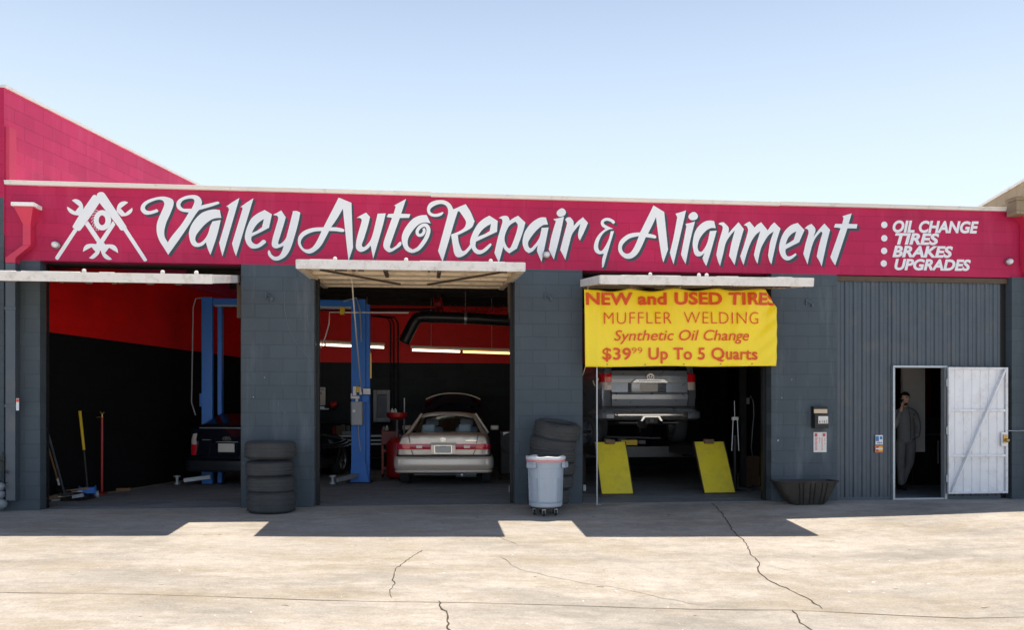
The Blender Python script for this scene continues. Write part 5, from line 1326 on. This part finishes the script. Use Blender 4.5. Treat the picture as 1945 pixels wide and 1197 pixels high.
# rod that props the third door and the pull rope of the middle door
pr = atg(1138.5, 965)
mb = MB(); mb.tube([(pr.x, -.16, gz(pr.x, -.16) + .004), (pr.x, -.16, 3.30)], .0125); mb.tube([(pr.x + .0, -.16, gz(pr.x, -.16) + .016), (pr.x + .06, -.18, gz(pr.x, -.18) + .014)], .008)
o = mb.build('prop_rod', M['galv']); tag(o, 'thin grey steel rod standing on the ground behind the left end of the banner', 'rod')
a, b = at(667.5, 536, -.55), at(687, 745, 3.2)
a.z = 3.44
mb = MB(); mb.tube([a.lerp(b, k / 10) + Vector((0, 0, -.10 * math.sin(math.pi * k / 10))) for k in range(11)], .0105, 6); o = mb.build('pull_rope', M['rope']); tag(o, 'cream pull rope hanging from the middle door down to the blue lift column', 'rope')
# fluorescent lights
def lampbar(u0, v0, u1, v1, Y, kinds, lb_):
    a, b = at(u0, v0, Y), at(u1, v1, Y)
    L0 = empty('ceiling_light', a.lerp(b, .5), 0, lb_, 'ceiling light', 'hanging fluorescent lights'); c = a.lerp(b, .5)
    mb = MB(); mb.bar(a - c + Vector((0, .0, .075)), b - c + Vector((0, 0, .075)), .10, .05)
    for t in (.2, .8): p = a.lerp(b, t) - c; mb.tube([p + Vector((0, 0, .1)), p + Vector((0, 0, 4.05 - c.z - p.z))], .006, 5)
    mb.build('housing', M['cream'], L0)
    n = len(kinds)
    for k, m_ in enumerate(kinds):
        mb = MB(); mb.tube([a.lerp(b, (k + .03) / n) - c, a.lerp(b, (k + .97) / n) - c], .027, 10); mb.build('tube', M[m_], L0)
lampbar(560, 652.5, 731, 660.5, 6.6, ('tubewhite', 'tubewhite', 'tubewhite'), 'hanging fluorescent light with white tubes behind the blue lift column')
lampbar(780, 665, 972, 671.5, 6.6, ('tubewhite', 'tubewarm'), 'hanging fluorescent light, one tube white and one yellow, over the beige saloon')
# exhaust duct
Yd = 5.4
pts = [at(u, v, Yd) for u, v in ((767, 651), (775, 635), (785, 615), (792, 605), (803, 602), (840, 603), (868, 604), (900, 605), (940, 608), (985, 610), (1040, 612))]
s_ = (pts[0] - CAM).dot(FWD) / FPX
mb = MB(); Q = []
for a, b in zip(pts, pts[1:]):
    for k in range(6): Q.append(a.lerp(b, k / 6))
mb.tube(Q, [s_ * (10.5 + .9 * (k % 2)) for k in range(len(Q))], 14)
hz = tag(mb.build('exhaust_duct', M['hose'], smooth=True), 'thick black ribbed exhaust duct hanging bent over the middle bay', 'duct')
mb = MB(); p = at(884, 604.5, Yd); mb.lathe([(s_ * 11.6, -.03), (s_ * 12.4, 0), (s_ * 11.6, .03)], 16, Matrix.Translation(p) @ Matrix.Rotation(R(90), 4, 'Y')); mb.tube([p, (p.x, p.y, 4.05)], .012, 6); mb.build('clamp', M['steel'], hz)
# hose reel and coiled air hose
p = at(832, 578, 6.2)
rl = empty('hose_reel', p, 0, 'dark red hose reel under the ceiling above the exhaust duct', 'hose reel')
mb = MB(); mb.lathe([(.001, -.09), (.20, -.09), (.21, -.06), (.12, -.05), (.12, .05), (.21, .06), (.20, .09), (.001, .09)], 22, Matrix.Rotation(R(80), 4, 'Y')); mb.build('drum', M['redpaint'], rl)
mb = MB(); mb.box((-.03, -.03, .0), (.03, .03, 4.05 - p.z)); mb.build('hanger', M['darksteel'], rl)
a, b = at(852, 583, 6.0), at(985, 580, 6.0)
pts = []
for k in range(26 * 6):
    t = k / (26 * 6 - 1); q = a.lerp(b, t); ph = t * 13 * 2 * math.pi
    pts.append(q + Vector((.02 * math.cos(ph), .07 * math.cos(ph), .065 * math.sin(ph) - .08 * math.sin(math.pi * t))))
mb = MB(); mb.tube(pts, .009, 6); tag(mb.build('air_hose', M['coil']), 'coiled red-brown air hose strung under the ceiling of the middle bay', 'hose')
# conduits on the back wall
for u in (742, 748, 756): mb = MB(); mb.tube([at(u, 780, YB - .03), at(u, 615, YB - .03), at(u - 6, 604, YB - .03), at(u - 40, 600, YB - .03)], .02, 6); mb.build('conduit', M['darksteel'], shop)
mb = MB(); mb.tube([at(598, 588, YB - .04), at(836, 589, YB - .04)], .035, 8); mb.build('conduit', M['darksteel'], shop); mb = MB(); mb.tube([at(590, 804, YB - .06), at(745, 804, YB - .06)], .03, 8); mb.build('conduit', M['darksteel'], shop); mb = MB(); mb.tube([at(590, 811, YB - .06), at(745, 811, YB - .06)], .02, 8)
mb.build('conduit', M['darksteel'], shop)
# work bench, sink, shelf bits at the back
wb0, wb1 = xat(560, 7.5), xat(762, 7.5); zt_ = zat(650, 826, 7.5)
wb_ = empty('work_bench', ((wb0 + wb1) / 2, 7.6, .004), 0, 'long dark work bench with steel edge rails along the back wall', 'work bench'); hw = (wb1 - wb0) / 2
mb = MB(); mb.box((-hw, -.32, zt_ - .06), (hw, .5, zt_ - .002)); mb.build('bench_top', M['darkgalv'], wb_)
for dz in (.0, -.10, -.19):
    mb = MB(); mb.box((-hw, -.35, zt_ + dz - .05), (hw, -.321, zt_ + dz - .015)); mb.build('edge_rail', M['galv'], wb_)
for x in (-hw + .1, hw - .1, 0):
    mb = MB(); mb.box((x - .04, -.28, 0), (x + .04, -.2, zt_ - .061)); mb.build('leg', M['darksteel'], wb_)
mb = MB(); mb.box((-hw + .1, -.25, .3), (hw - .1, .4, .33)); mb.build('bench_shelf', M['darksteel'], wb_)
rnd = random.Random(5)
items = [('parts_box', 'cardboard', 648, 7.45, .22, .18, 'brown parts box on the work bench beside the blue column'), ('vice', 'darkgalv', 657, 7.4, .2, .24, 'dark bench vice left of the blue column'), ('oil_can', 'maroon', 634, 7.4, .12, .2, 'dark red oil can at the left end of the bench'), ('parts_tray', 'tank', 663, 7.35, .3, .08, 'low grey parts tray on the bench edge'), ('spray_can', 'tanklight', 729, 7.4, .07, .2, 'pale spray can on the bench by the grey sink'), ('spray_can', 'white', 735, 7.4, .07, .22, 'white spray can right of the pale one by the sink')]
for nm, mt, u, Y, w, h, lb_ in items:
    mb = MB()
    if 'can' in nm: mb.lathe([(.001, 0), (w / 2, 0), (w / 2, h * .8), (w * .2, h * .88), (w * .2, h), (.001, h)], 14)
    elif nm == 'vice': mb.box((-w / 2, -.08, 0), (w / 2, .08, h * .3)); mb.box((-w / 2, -.06, h * .3), (-w * .1, .06, h)); mb.box((w * .1, -.06, h * .35), (w / 2, .06, h * .9)); mb.tube([(-.01, -.1, h * .5), (-.01, -.3, h * .5)], .015)
    elif nm == 'parts_tray': mb.box((-w / 2, -.1, 0), (w / 2, .1, .01)); mb.box((-w / 2, -.1, .01), (w / 2, -.09, h)); mb.box((-w / 2, .09, .01), (w / 2, .1, h)); mb.box((-w / 2, -.09, .01), (-w / 2 + .01, .09, h)); mb.box((w / 2 - .01, -.09, .01), (w / 2, .09, h))
    else: mb.box((-w / 2, -w / 3, 0), (w / 2, w / 3, h)); mb.box((-w / 2 - .01, -w / 3 - .01, h), (w / 2 + .01, w / 3 + .01, h + .03))
    o = mb.build(nm, M[mt], loc=(xat(u, Y), Y, zt_ + .004)); tag(o, lb_, nm.replace('_', ' '))
sk = empty('wash_panel', at(725, 772, YB - .12), 0, 'grey framed wall panel with darker middle right of the blue column', 'panel')
def w2(u0, v0, u1, v1, Y): A, B_ = at(u0, v0, Y), at(u1, v1, Y); return A - sk.location, B_ - sk.location
A, B_ = w2(709, 802, 741, 741, YB - .12); mb = MB()
mb.box((A.x, -.03, A.z), (A.x + .09, .1, B_.z)); mb.box((B_.x - .09, -.03, A.z), (B_.x, .1, B_.z)); mb.box((A.x + .091, -.03, B_.z - .12), (B_.x - .091, .1, B_.z)); mb.box((A.x + .091, -.03, A.z), (B_.x - .091, .1, A.z + .1)); mb.build('panel_frame', M['tank'], sk, bevel=.01)
mb = MB(); mb.box((A.x + .091, .0, A.z + .1), (B_.x - .091, .09, B_.z - .12)); mb.build('panel_centre', M['slatemetal'], sk)
A, B_ = at(597, 770, YB - .02), at(618, 736, YB - .02)
mb = MB(); mb.box((A.x, YB - .02, A.z), (B_.x, YB - .005, B_.z)); po = mb.build('wall_chart', M['paper']); tag(po, 'grey white chart pinned on the dark back wall left of the blue column', 'chart')
sh = Sheet(); rnd = random.Random(9)
for k in range(5): sh.add(quad(599 + rnd.uniform(0, 1), 737.5 + k * 1.1, 616 - rnd.uniform(0, 2), 738.1 + k * 1.1), lambda u, v: at(u, v, YB - .0225))
sh.add(quad(599, 744.5, 611, 750), lambda u, v: at(u, v, YB - .0225))
sh.build('chart_print', M['tank'], po)
A = at(609, 776, YB - .2); mb = MB(); mb.box((A.x - .2, YB - .3, A.z - .03), (A.x + .2, YB - .003, A.z)); mb.box((A.x - .16, YB - .26, A.z), (A.x + .1, YB - .1, A.z + .05)); o = mb.build('wall_shelf', M['galv']); tag(o, 'small steel wall shelf below the chart', 'shelf')
A = at(634, 769, YB - .15); mb = MB(); mb.lathe([(.001, -.08), (.08, -.08), (.09, -.02), (.05, .08), (.001, .08)], 16, Matrix.Translation(A) @ Matrix.Rotation(R(70), 4, 'Y')); o = mb.build('air_gauge', M['redpaint']); tag(o, 'round red air fitting on the back wall left of the blue column', 'air fitting')
# red trolley and drain funnel
tx0, tx1 = xat(727, 5.6), xat(756, 5.6)
tc = empty('tool_trolley', ((tx0 + tx1) / 2, 5.6, .004), 0, 'red tool trolley with open shelves left of the beige saloon', 'trolley'); hw = (tx1 - tx0) / 2
mb = MB()
for x in (-hw, hw):
    for y in (-.2, .2): mb.bar((x, y, .08), (x, y, 1.02), .03)
mb.build('trolley_frame', M['redpaint'], tc)
for z, h in ((.18, .05), (.55, .05)):
    mb = MB(); mb.box((-hw - .01, -.22, z), (hw + .01, .22, z + .012)); mb.box((-hw - .01, -.22, z + .0121), (hw + .01, -.21, z + h)); mb.build('shelf', M['redpaint'], tc)
mb = MB(); mb.loft([[Vector((x, y, z)) for x, y in ((-hw - .02, -.23), (hw + .02, -.23), (hw + .02, .23), (-hw - .02, .23))] for z in (.70, 1.0)]); mb.build('tool_drawer', M['maroon'], tc, bevel=.01)
for x in (-hw, hw):
    for y in (-.2, .2):
        mb = MB(); mb.lathe([(.001, -.015), (.04, -.015), (.04, .015), (.001, .015)], 12, Matrix.Translation((x, y, .04)) @ Matrix.Rotation(R(90), 4, 'Y')); mb.build('caster', M['black'], tc)
p = atf(757, 880)
od = empty('oil_drain', (xat(754, 5.0), 5.0, .004), 0, 'red oil drain with funnel bowl on a chrome pole beside the saloon', 'oil drain')
zb_ = zat(754, 797, 5.0)
mb = MB(); mb.lathe([(.001, .04), (.20, .04), (.22, .1), (.22, .74), (.16, .84), (.05, .88), (.001, .88)], 20); mb.build('drum', M['redpaint'], od, smooth=True)
mb = MB(); mb.tube([(0, 0, .86), (0, 0, zb_)], .022); mb.tube([(.15, .1, .8), (.15, .1, zb_ + .45)], .016); mb.build('pole', M['steel'], od)
mb = MB(); mb.lathe([(.03, zb_ - .02), (.12, zb_ - .01), (.21, zb_ + .05), (.22, zb_ + .14), (.19, zb_ + .14), (.15, zb_ + .07), (.001, zb_ + .04)], 20); mb.build('funnel', M['redpaint'], od)
for u, lb_ in ((745, 'small white bottle on the left of the oil drain funnel'), (751, 'white bottle in the middle of the oil drain funnel')):
    mb = MB(); mb.lathe([(.001, 0), (.035, 0), (.035, .09), (.015, .11), (.015, .13), (.001, .13)], 12); o = mb.build('bottle', M['white'], loc=(xat(u, 5.0), 5.0, zb_ + .10)); tag(o, lb_, 'bottle')
# bits right of the saloon
p = atf(966, 930); cz = empty('welding_cart', (xat(968, 4.6), 4.6, .004), 0, 'dark upright machine in the shade right of the beige saloon', 'machine')
mb = MB(); mb.box((-.22, -.25, .12), (.22, .25, 1.02)); mb.build('casing', M['black'], cz, bevel=.03)
mb = MB(); mb.lathe([(.15, -.03), (.21, -.03), (.21, .03), (.15, .03), (.15, -.03)], 20, Matrix.Translation((0, -.29, .78)) @ Matrix.Rotation(R(90), 4, 'X')); mb.build('cable_coil', M['rubber'], cz)
mb = MB(); mb.box((-.16, -.268, .92), (.02, -.252, 1.0)); mb.build('control_label', M['white'], cz)
for x in (-.2, .2):
    mb = MB(); mb.lathe([(.001, -.02), (.07, -.02), (.07, .02), (.001, .02)], 14, Matrix.Translation((x, 0, .07)) @ Matrix.Rotation(R(90), 4, 'Y')); mb.build('wheel', M['black'], cz)
A = wallbox(967, 977.5, 923, 935, .34, .44); mb = MB(); mb.box((A[0][0], .34, A[0][2]), (A[1][0], .43, A[1][2])); o = mb.build('outlet_box', M['tanklight']); tag(o, 'small pale box low on the inner side of the third pier', 'box')
sh = Sheet(); sh.add(quad(967.6, 924, 970.5, 930), lambda u, v: at(u, v, .338)); sh.build('box_mark', M['pink'], o)
A = wallbox(1108, 1113, 922, 933, .34, .44); mb = MB(); mb.box((A[0][0] , .34, A[0][2]), (A[1][0], .42, A[1][2])); o = mb.build('outlet_box', M['tanklight']); tag(o, 'narrow grey box low inside the left jamb of the third bay', 'box')
# wheel on the balancer at the left of the third bay
p = at(1121, 821, 3.4)
bl_ = empty('wheel_balancer', (p.x - .10, 3.4, .004), 0, 'dark wheel balancer with a mounted chrome wheel left of the off-road car', 'wheel balancer')
mb = MB(); mb.box((-.45, -.2, 0), (-.02, .25, .95)); mb.tube([(-.2, .0, p.z), (.12, 0, p.z)], .03); mb.build('balancer_body', M['black'], bl_, bevel=.02)
wheel(bl_, .10, 0, .32, .2); 
for ch in bl_.children:
    if ch.name.startswith('wheel'): ch.location.z = p.z; ch.rotation_euler = (0, 0, R(22))
# right corner of the third bay
p = atf(1432, 922)
cb = MB(); cb.loft([[Vector((x, y, z)) for x, y in ((-.12 * k, -.13 * k), (.14 * k, -.12 * k), (.15 * k, .12 * k), (-.12 * k, .13 * k))] for z, k in ((0, 1), (.3, 1.05), (.56, 1.25))])
o = cb.build('waste_box', M['cardboard'], loc=(p.x - .02, p.y, .004), rot=(0, 0, R(14))); tag(o, 'crumpled brown cardboard box in the right corner of the third bay', 'box')
mb = MB(); 
for k in range(5): mb.tube([(p.x + .1 + .02 * k, p.y - .05, .35), (p.x + .16 + .03 * k, p.y - .09, .62 + .04 * k)], .008, 5)
mb.tube([(p.x + .05, p.y - .14, .02), (p.x + .12, p.y - .14, .66)], .018, 6); o = mb.build('broom', M['wood']); tag(o, 'brown twig broom standing by the cardboard box in the third bay', 'broom')
q = atf(1452, 929); mb = MB(); mb.lathe([(.001, 0), (.055, 0), (.068, .12), (.062, .12), (.05, .01), (.001, .01)], 16); o = mb.build('bucket', M['bin'], loc=(q.x, q.y, .004)); tag(o, 'small grey bucket on the floor at the right jamb of the third bay', 'bucket')
pts = [at(u, v, p.y + .3) for u, v in ((1420, 768), (1426, 752), (1431, 765), (1432, 790), (1429, 820), (1427, 850), (1430, 872), (1440, 888))]
mb = MB(); mb.tube(pts, .010, 6); o = mb.build('air_hose', M['tank']); tag(o, 'thin grey hose looping down beside the right jamb of the third bay', 'hose')
mb = MB(); A, B_ = at(1419, 768, 2.4), at(1422, 756, 2.4); mb.box((A.x, 2.36, A.z), (B_.x, 2.44, B_.z)); o = mb.build('hose_fitting', M['tanklight']); tag(o, 'pale hose fitting at the top of the thin grey hose', 'fitting')
pts = [at(u, v, 1.9) for u, v in ((1126, 723), (1129, 732), (1132, 734), (1135, 724), (1137, 719))]
mb = MB(); mb.tube(pts, .010, 6); o = mb.build('hanging_wire', M['rope']); tag(o, 'short curl of pale wire beside the prop rod under the banner', 'wire')

# office things in the doorway
ct = empty('counter', (xat(1764, 2.7), 2.7, .004), 0, 'dark office counter in the gloom behind the man', 'counter')
mb = MB(); mb.box((-.5, -.25, 0), (.75, .25, .96)); mb.build('counter_body', M['black'], ct, bevel=.01)
mb = MB(); mb.box((-.52, -.30, .961), (.78, .28, .99)); mb.build('counter_top', M['darkgalv'], ct)
mb = MB(); xh = xat(1780, 2.4) - xat(1764, 2.7); mb.tube([(xh, -.33, .42), (xh, -.33, .86)], .016); mb.build('handle', M['steel'], ct)
mb = MB(); mb.loft([[Vector((x, y, z)) for x, y in ((-.2, -.15), (.25, -.15), (.25, .12), (-.2, .12))] for z in (.0, .30)]); o = mb.build('office_box', M['black'], loc=(xat(1758, 2.7), 2.7, .998)); tag(o, 'dark box standing on the office counter', 'box')
# ------------------------------------------------------------------ man on the telephone
def skin_body(name, verts, edges, mat, parent, sub=2, root=0):
    me = bpy.data.meshes.new(name); me.from_pydata([v[:3] for v in verts], edges, []); me.update()
    o = bpy.data.objects.new(name, me); COL.objects.link(o)
    if parent: o.parent = parent
    m = o.modifiers.new('skin', 'SKIN'); m.use_smooth_shade = True
    for i, v in enumerate(verts):
        d = me.skin_vertices[0].data[i]; d.radius = (v[3], v[4] if len(v) > 4 else v[3]); d.use_root = (i == root)
    s = o.modifiers.new('sub', 'SUBSURF'); s.levels = sub; s.render_levels = sub
    me.materials.append(mat)
    # bake so that the figure is one plain mesh
    dg = bpy.context.evaluated_depsgraph_get(); bpy.context.view_layer.update()
    nm = bpy.data.meshes.new_from_object(o.evaluated_get(bpy.context.evaluated_depsgraph_get()))
    o.modifiers.clear(); o.data = nm
    for p in nm.polygons: p.use_smooth = True
    if not nm.materials: nm.materials.append(mat)
    return o
mp_ = atf(1717, 931)
mx, my = mp_.x, mp_.y
# man faces the street; x right in the photo, local origin between the feet
VV = [(.03, .01, .98, .05, .05), (.03, .01, 1.14, .06, .05), (.03, .01, 1.30, .06, .05), (.025, .015, 1.42, .05, .05), (.02, .01, 1.50, .055, .055), (.015, -.005, 1.56, .05, .055)]
EE = [(i, i + 1) for i in range(5)]
def limb(start, pts):
    p = start
    for q in pts: VV.append(q); EE.append((p, len(VV) - 1)); p = len(VV) - 1
    return p
# legs: weight on the photo-left leg, the other crossed behind
limb(0, [(-.06, .0, .86, .05), (-.07, -.02, .50, .05), (-.05, .0, .12, .03), (-.045, -.01, .06, .025), (-.04, -.10, .035, .02)])
limb(0, [(.12, .01, .86, .05), (.12, .03, .52, .05), (.01, .10, .14, .03), (.0, .10, .07, .025), (.0, .02, .04, .02)])
# photo-left arm raised to the ear
aL = limb(3, [(-.14, .0, 1.41, .045), (-.20, -.06, 1.16, .042), (-.155, -.12, 1.30, .042), (-.10, -.10, 1.47, .032), (-.085, -.095, 1.53, .034, .024)])
# photo-right arm hanging with the hand in the jacket pocket
aR = limb(3, [(.20, .02, 1.40, .045), (.26, .04, 1.16, .042), (.21, -.06, 1.01, .036), (.17, -.09, .98, .03, .026)])
man = empty('person', (mx, my, .004), R(-6), 'bearded man in dark grey tracksuit leaning in the doorway with a phone at his ear', 'person')
bodyo = skin_body('body', VV, EE, M['skin'], man, 2)
# fingers of the raised hand, each its own chain
def fingers(base, dirs, rad=.0088):
    for k, ch in enumerate(dirs):
        v = [(*base[k], rad * 1.1)] + [(*c, rad * (1 - .12 * i)) for i, c in enumerate(ch)]
        f = skin_body('finger', v, [(i, i + 1) for i in range(len(v) - 1)], M['skin'], None, 1)
        yield f
bases = [(-.098 + .002 * k, -.105 + .0, 1.535 - .004 * k) for k in range(4)]
chains = [[(-.092 + .012 * k, -.115 - .004 * k, 1.575 + .006 * (1 - abs(k - 1.2))), (-.078 + .012 * k, -.105 - .006 * k, 1.605 + .006 * (1 - abs(k - 1.2))), (-.066 + .011 * k, -.092 - .008 * k, 1.618)] for k in range(4)]
bases.append((-.088, -.085, 1.52)); chains.append([(-.070, -.105, 1.545), (-.058, -.10, 1.565)])
fl = list(fingers(bases, chains))
# head: a shaped ovoid with brow, nose, chin and ears
bm = bmesh.new(); bmesh.ops.create_uvsphere(bm, u_segments=28, v_segments=20, radius=1)
for v in bm.verts:
    x, y, z = v.co
    w = .078 * (1 - .22 * max(0, -z) ** 1.5); d = .098
    X, Y_, Z = x * w, y * d, z * .122
    if y < -.2 and z < -.3: Y_ -= .012 * min(1, (-z - .3) * 2)                 # chin
    f_ = max(0, 1 - (abs(x) / .22) ** 2)
    if y < -.6 and -.35 < z < .22: Y_ -= .022 * f_ * (1 - abs(z + .14) / .36 if abs(z + .14) < .36 else 0)   # nose
    for ex in (-.38, .38):
        r2 = ((x - ex) / .18) ** 2 + ((z - .08) / .12) ** 2
        if y < -.4 and r2 < 1: Y_ += .012 * (1 - r2)                          # eye sockets
    if y < -.5 and abs(z - .28) < .12: Y_ -= .006                              # brow
    if y < -.5 and abs(z + .48) < .06 and abs(x) < .3: Y_ += .004              # mouth line
    v.co = (X, Y_, Z)
for sg in (-1, 1):
    e = bmesh.ops.create_icosphere(bm, subdivisions=2, radius=1)
    for v in e['verts']: v.co = Vector((sg * .078 + v.co.x * .010, .008 + v.co.y * .018, -.005 + v.co.z * .032))
hd = MB(); hd.bm.free(); hd.bm = bm
T = Matrix.Translation((.0, -.02, 1.655)) @ Matrix.Rotation(R(10), 4, 'Y') @ Matrix.Rotation(R(14), 4, 'Z')
for v in bm.verts: v.co = T @ v.co
head = hd.build('head', M['skin'], None, smooth=True)
# join head and fingers into the one body mesh
bm = bmesh.new(); bm.from_mesh(bodyo.data)
for o in [head] + fl: bm.from_mesh(o.data)
bm.to_mesh(bodyo.data); bm.free()
for p in bodyo.data.polygons: p.use_smooth = True
for o in [head] + fl: bpy.data.objects.remove(o)
def capshell(name, mat, cond, grow, thick=.004):
    """hair and beard: grown pieces of the head shape"""
    b2 = bmesh.new(); bmesh.ops.create_uvsphere(b2, u_segments=28, v_segments=20, radius=1)
    kill = [v for v in b2.verts if not cond(*v.co)]
    bmesh.ops.delete(b2, geom=kill, context='VERTS')
    for v in b2.verts:
        x, y, z = v.co; w = .078 * (1 - .22 * max(0, -z) ** 1.5)
        Y_ = y * .098 - (.012 * min(1, (-z - .3) * 2) if (y < -.2 and z < -.3) else 0)
        v.co = T @ (Vector((x * w, Y_, z * .122)) * grow)
    m_ = MB(); m_.bm.free(); m_.bm = b2; o = m_.build(name, mat, man, smooth=True)
    s_ = o.modifiers.new('thick', 'SOLIDIFY'); s_.thickness = thick; s_.offset = 1
    return o
capshell('hair', M['hair'], lambda x, y, z: z > .42 or (y > .05 and z > -.45) or (abs(x) > .85 and z > -.1 and y > -.25), 1.045, .008)
capshell('beard', M['hair'], lambda x, y, z: y < .05 and ((z < -.52) or (abs(x) > .72 and z < -.05) or (-.36 < z < -.26 and abs(x) < .5 and y < -.5)), 1.05, .006)
for sg in (-1, 1):
    c = T @ Vector((sg * .030, -.083, .012)); mb = MB(); bmesh.ops.create_icosphere(mb.bm, subdivisions=2, radius=.0095); mb.build('eye', M['hair'], man, loc=c, smooth=True)
    mb = MB(); mb.bar(T @ Vector((sg * .016, -.099, .034)), T @ Vector((sg * .046, -.086, .036)), .008, .008); mb.build('eyebrow', M['hair'], man)
# clothes grown from the same skeleton
def grow(vs, k): return [(v[0], v[1], v[2], *(r * k + .014 for r in (v[3:5] if len(v) > 4 else (v[3], v[3])))) for v in vs]
JV = [(.03, 0, .82, .150, .13), (.03, 0, .92, .16, .137), (.03, 0, 1.06, .165, .14), (.03, 0, 1.20, .165, .135), (.03, .01, 1.33, .16, .12), (.022, .015, 1.44, .125, .09), (.02, .008, 1.505, .07, .07), (.018, .0, 1.53, .062, .062)]
JE = [(i, i + 1) for i in range(7)]
def jl(s_, pts):
    p = s_
    for q in pts: JV.append(q); JE.append((p, len(JV) - 1)); p = len(JV) - 1
jl(5, [(-.135, .0, 1.415, .078), (-.17, -.03, 1.28, .070), (-.205, -.06, 1.15, .066), (-.175, -.105, 1.26, .056), (-.125, -.108, 1.40, .046), (-.112, -.104, 1.435, .042)])
jl(5, [(.195, .02, 1.40, .078), (.235, .03, 1.28, .070), (.265, .03, 1.16, .064), (.235, -.03, 1.05, .054), (.20, -.085, .99, .05), (.18, -.105, .985, .048)])
jk_ = skin_body('jacket', JV, JE, M['jacket'], man, 2)
mb = MB(); mb.tube([(.045, -.075, 1.50), (.05, -.128, 1.35), (.055, -.148, 1.15), (.055, -.142, .93)], .0045, 6); mb.build('zip', M['black'], man)
mb = MB(); mb.lathe([(.001, 0), (.012, 0), (.012, .004), (.001, .004)], 10, Matrix.Translation((.125, -.128, 1.37)) @ Matrix.Rotation(R(90), 4, 'X')); mb.build('jacket_badge', M['black'], man)
TV = [(.03, 0, 1.0, .12, .10), (-.06, -.0, .86, .108), (-.07, -.015, .66, .092), (-.072, -.02, .48, .080), (-.058, -.005, .28, .068), (-.048, .0, .07, .066), (.12, .01, .86, .108), (.13, .025, .68, .092), (.12, .035, .50, .080), (.06, .07, .30, .068), (.01, .10, .09, .064)]
TE = [(0, 1), (1, 2), (2, 3), (3, 4), (4, 5), (0, 6), (6, 7), (7, 8), (8, 9), (9, 10)]
skin_body('trousers', TV, TE, M['trouser'], man, 2)
for pts in ([(-.045, .045, .05, .045, .048), (-.043, -.05, .045, .044, .04), (-.04, -.15, .032, .04, .03), (-.038, -.19, .026, .025, .02)], [(.0, .145, .055, .045, .048), (.0, .05, .048, .044, .04), (.0, -.04, .034, .04, .03), (.0, -.08, .028, .025, .02)]):
    skin_body('shoe', pts, [(0, 1), (1, 2), (2, 3)], M['shoe'], man, 2)
W = Matrix.Translation((mx, my, .004)) @ Matrix.Rotation(R(-6), 4, 'Z')
mb = MB(); mb.box((-.004, -.035, -.065), (.004, .035, .065)); ph = mb.build('mobile_phone', M['black'], bevel=.003)
ph.matrix_world = W @ Matrix.Translation((-.092, -.03, 1.615)) @ Matrix.Rotation(R(14), 4, 'Y')
tag(ph, 'dark mobile phone held to the ear of the man in the doorway', 'phone')
bpy.context.view_layer.update()
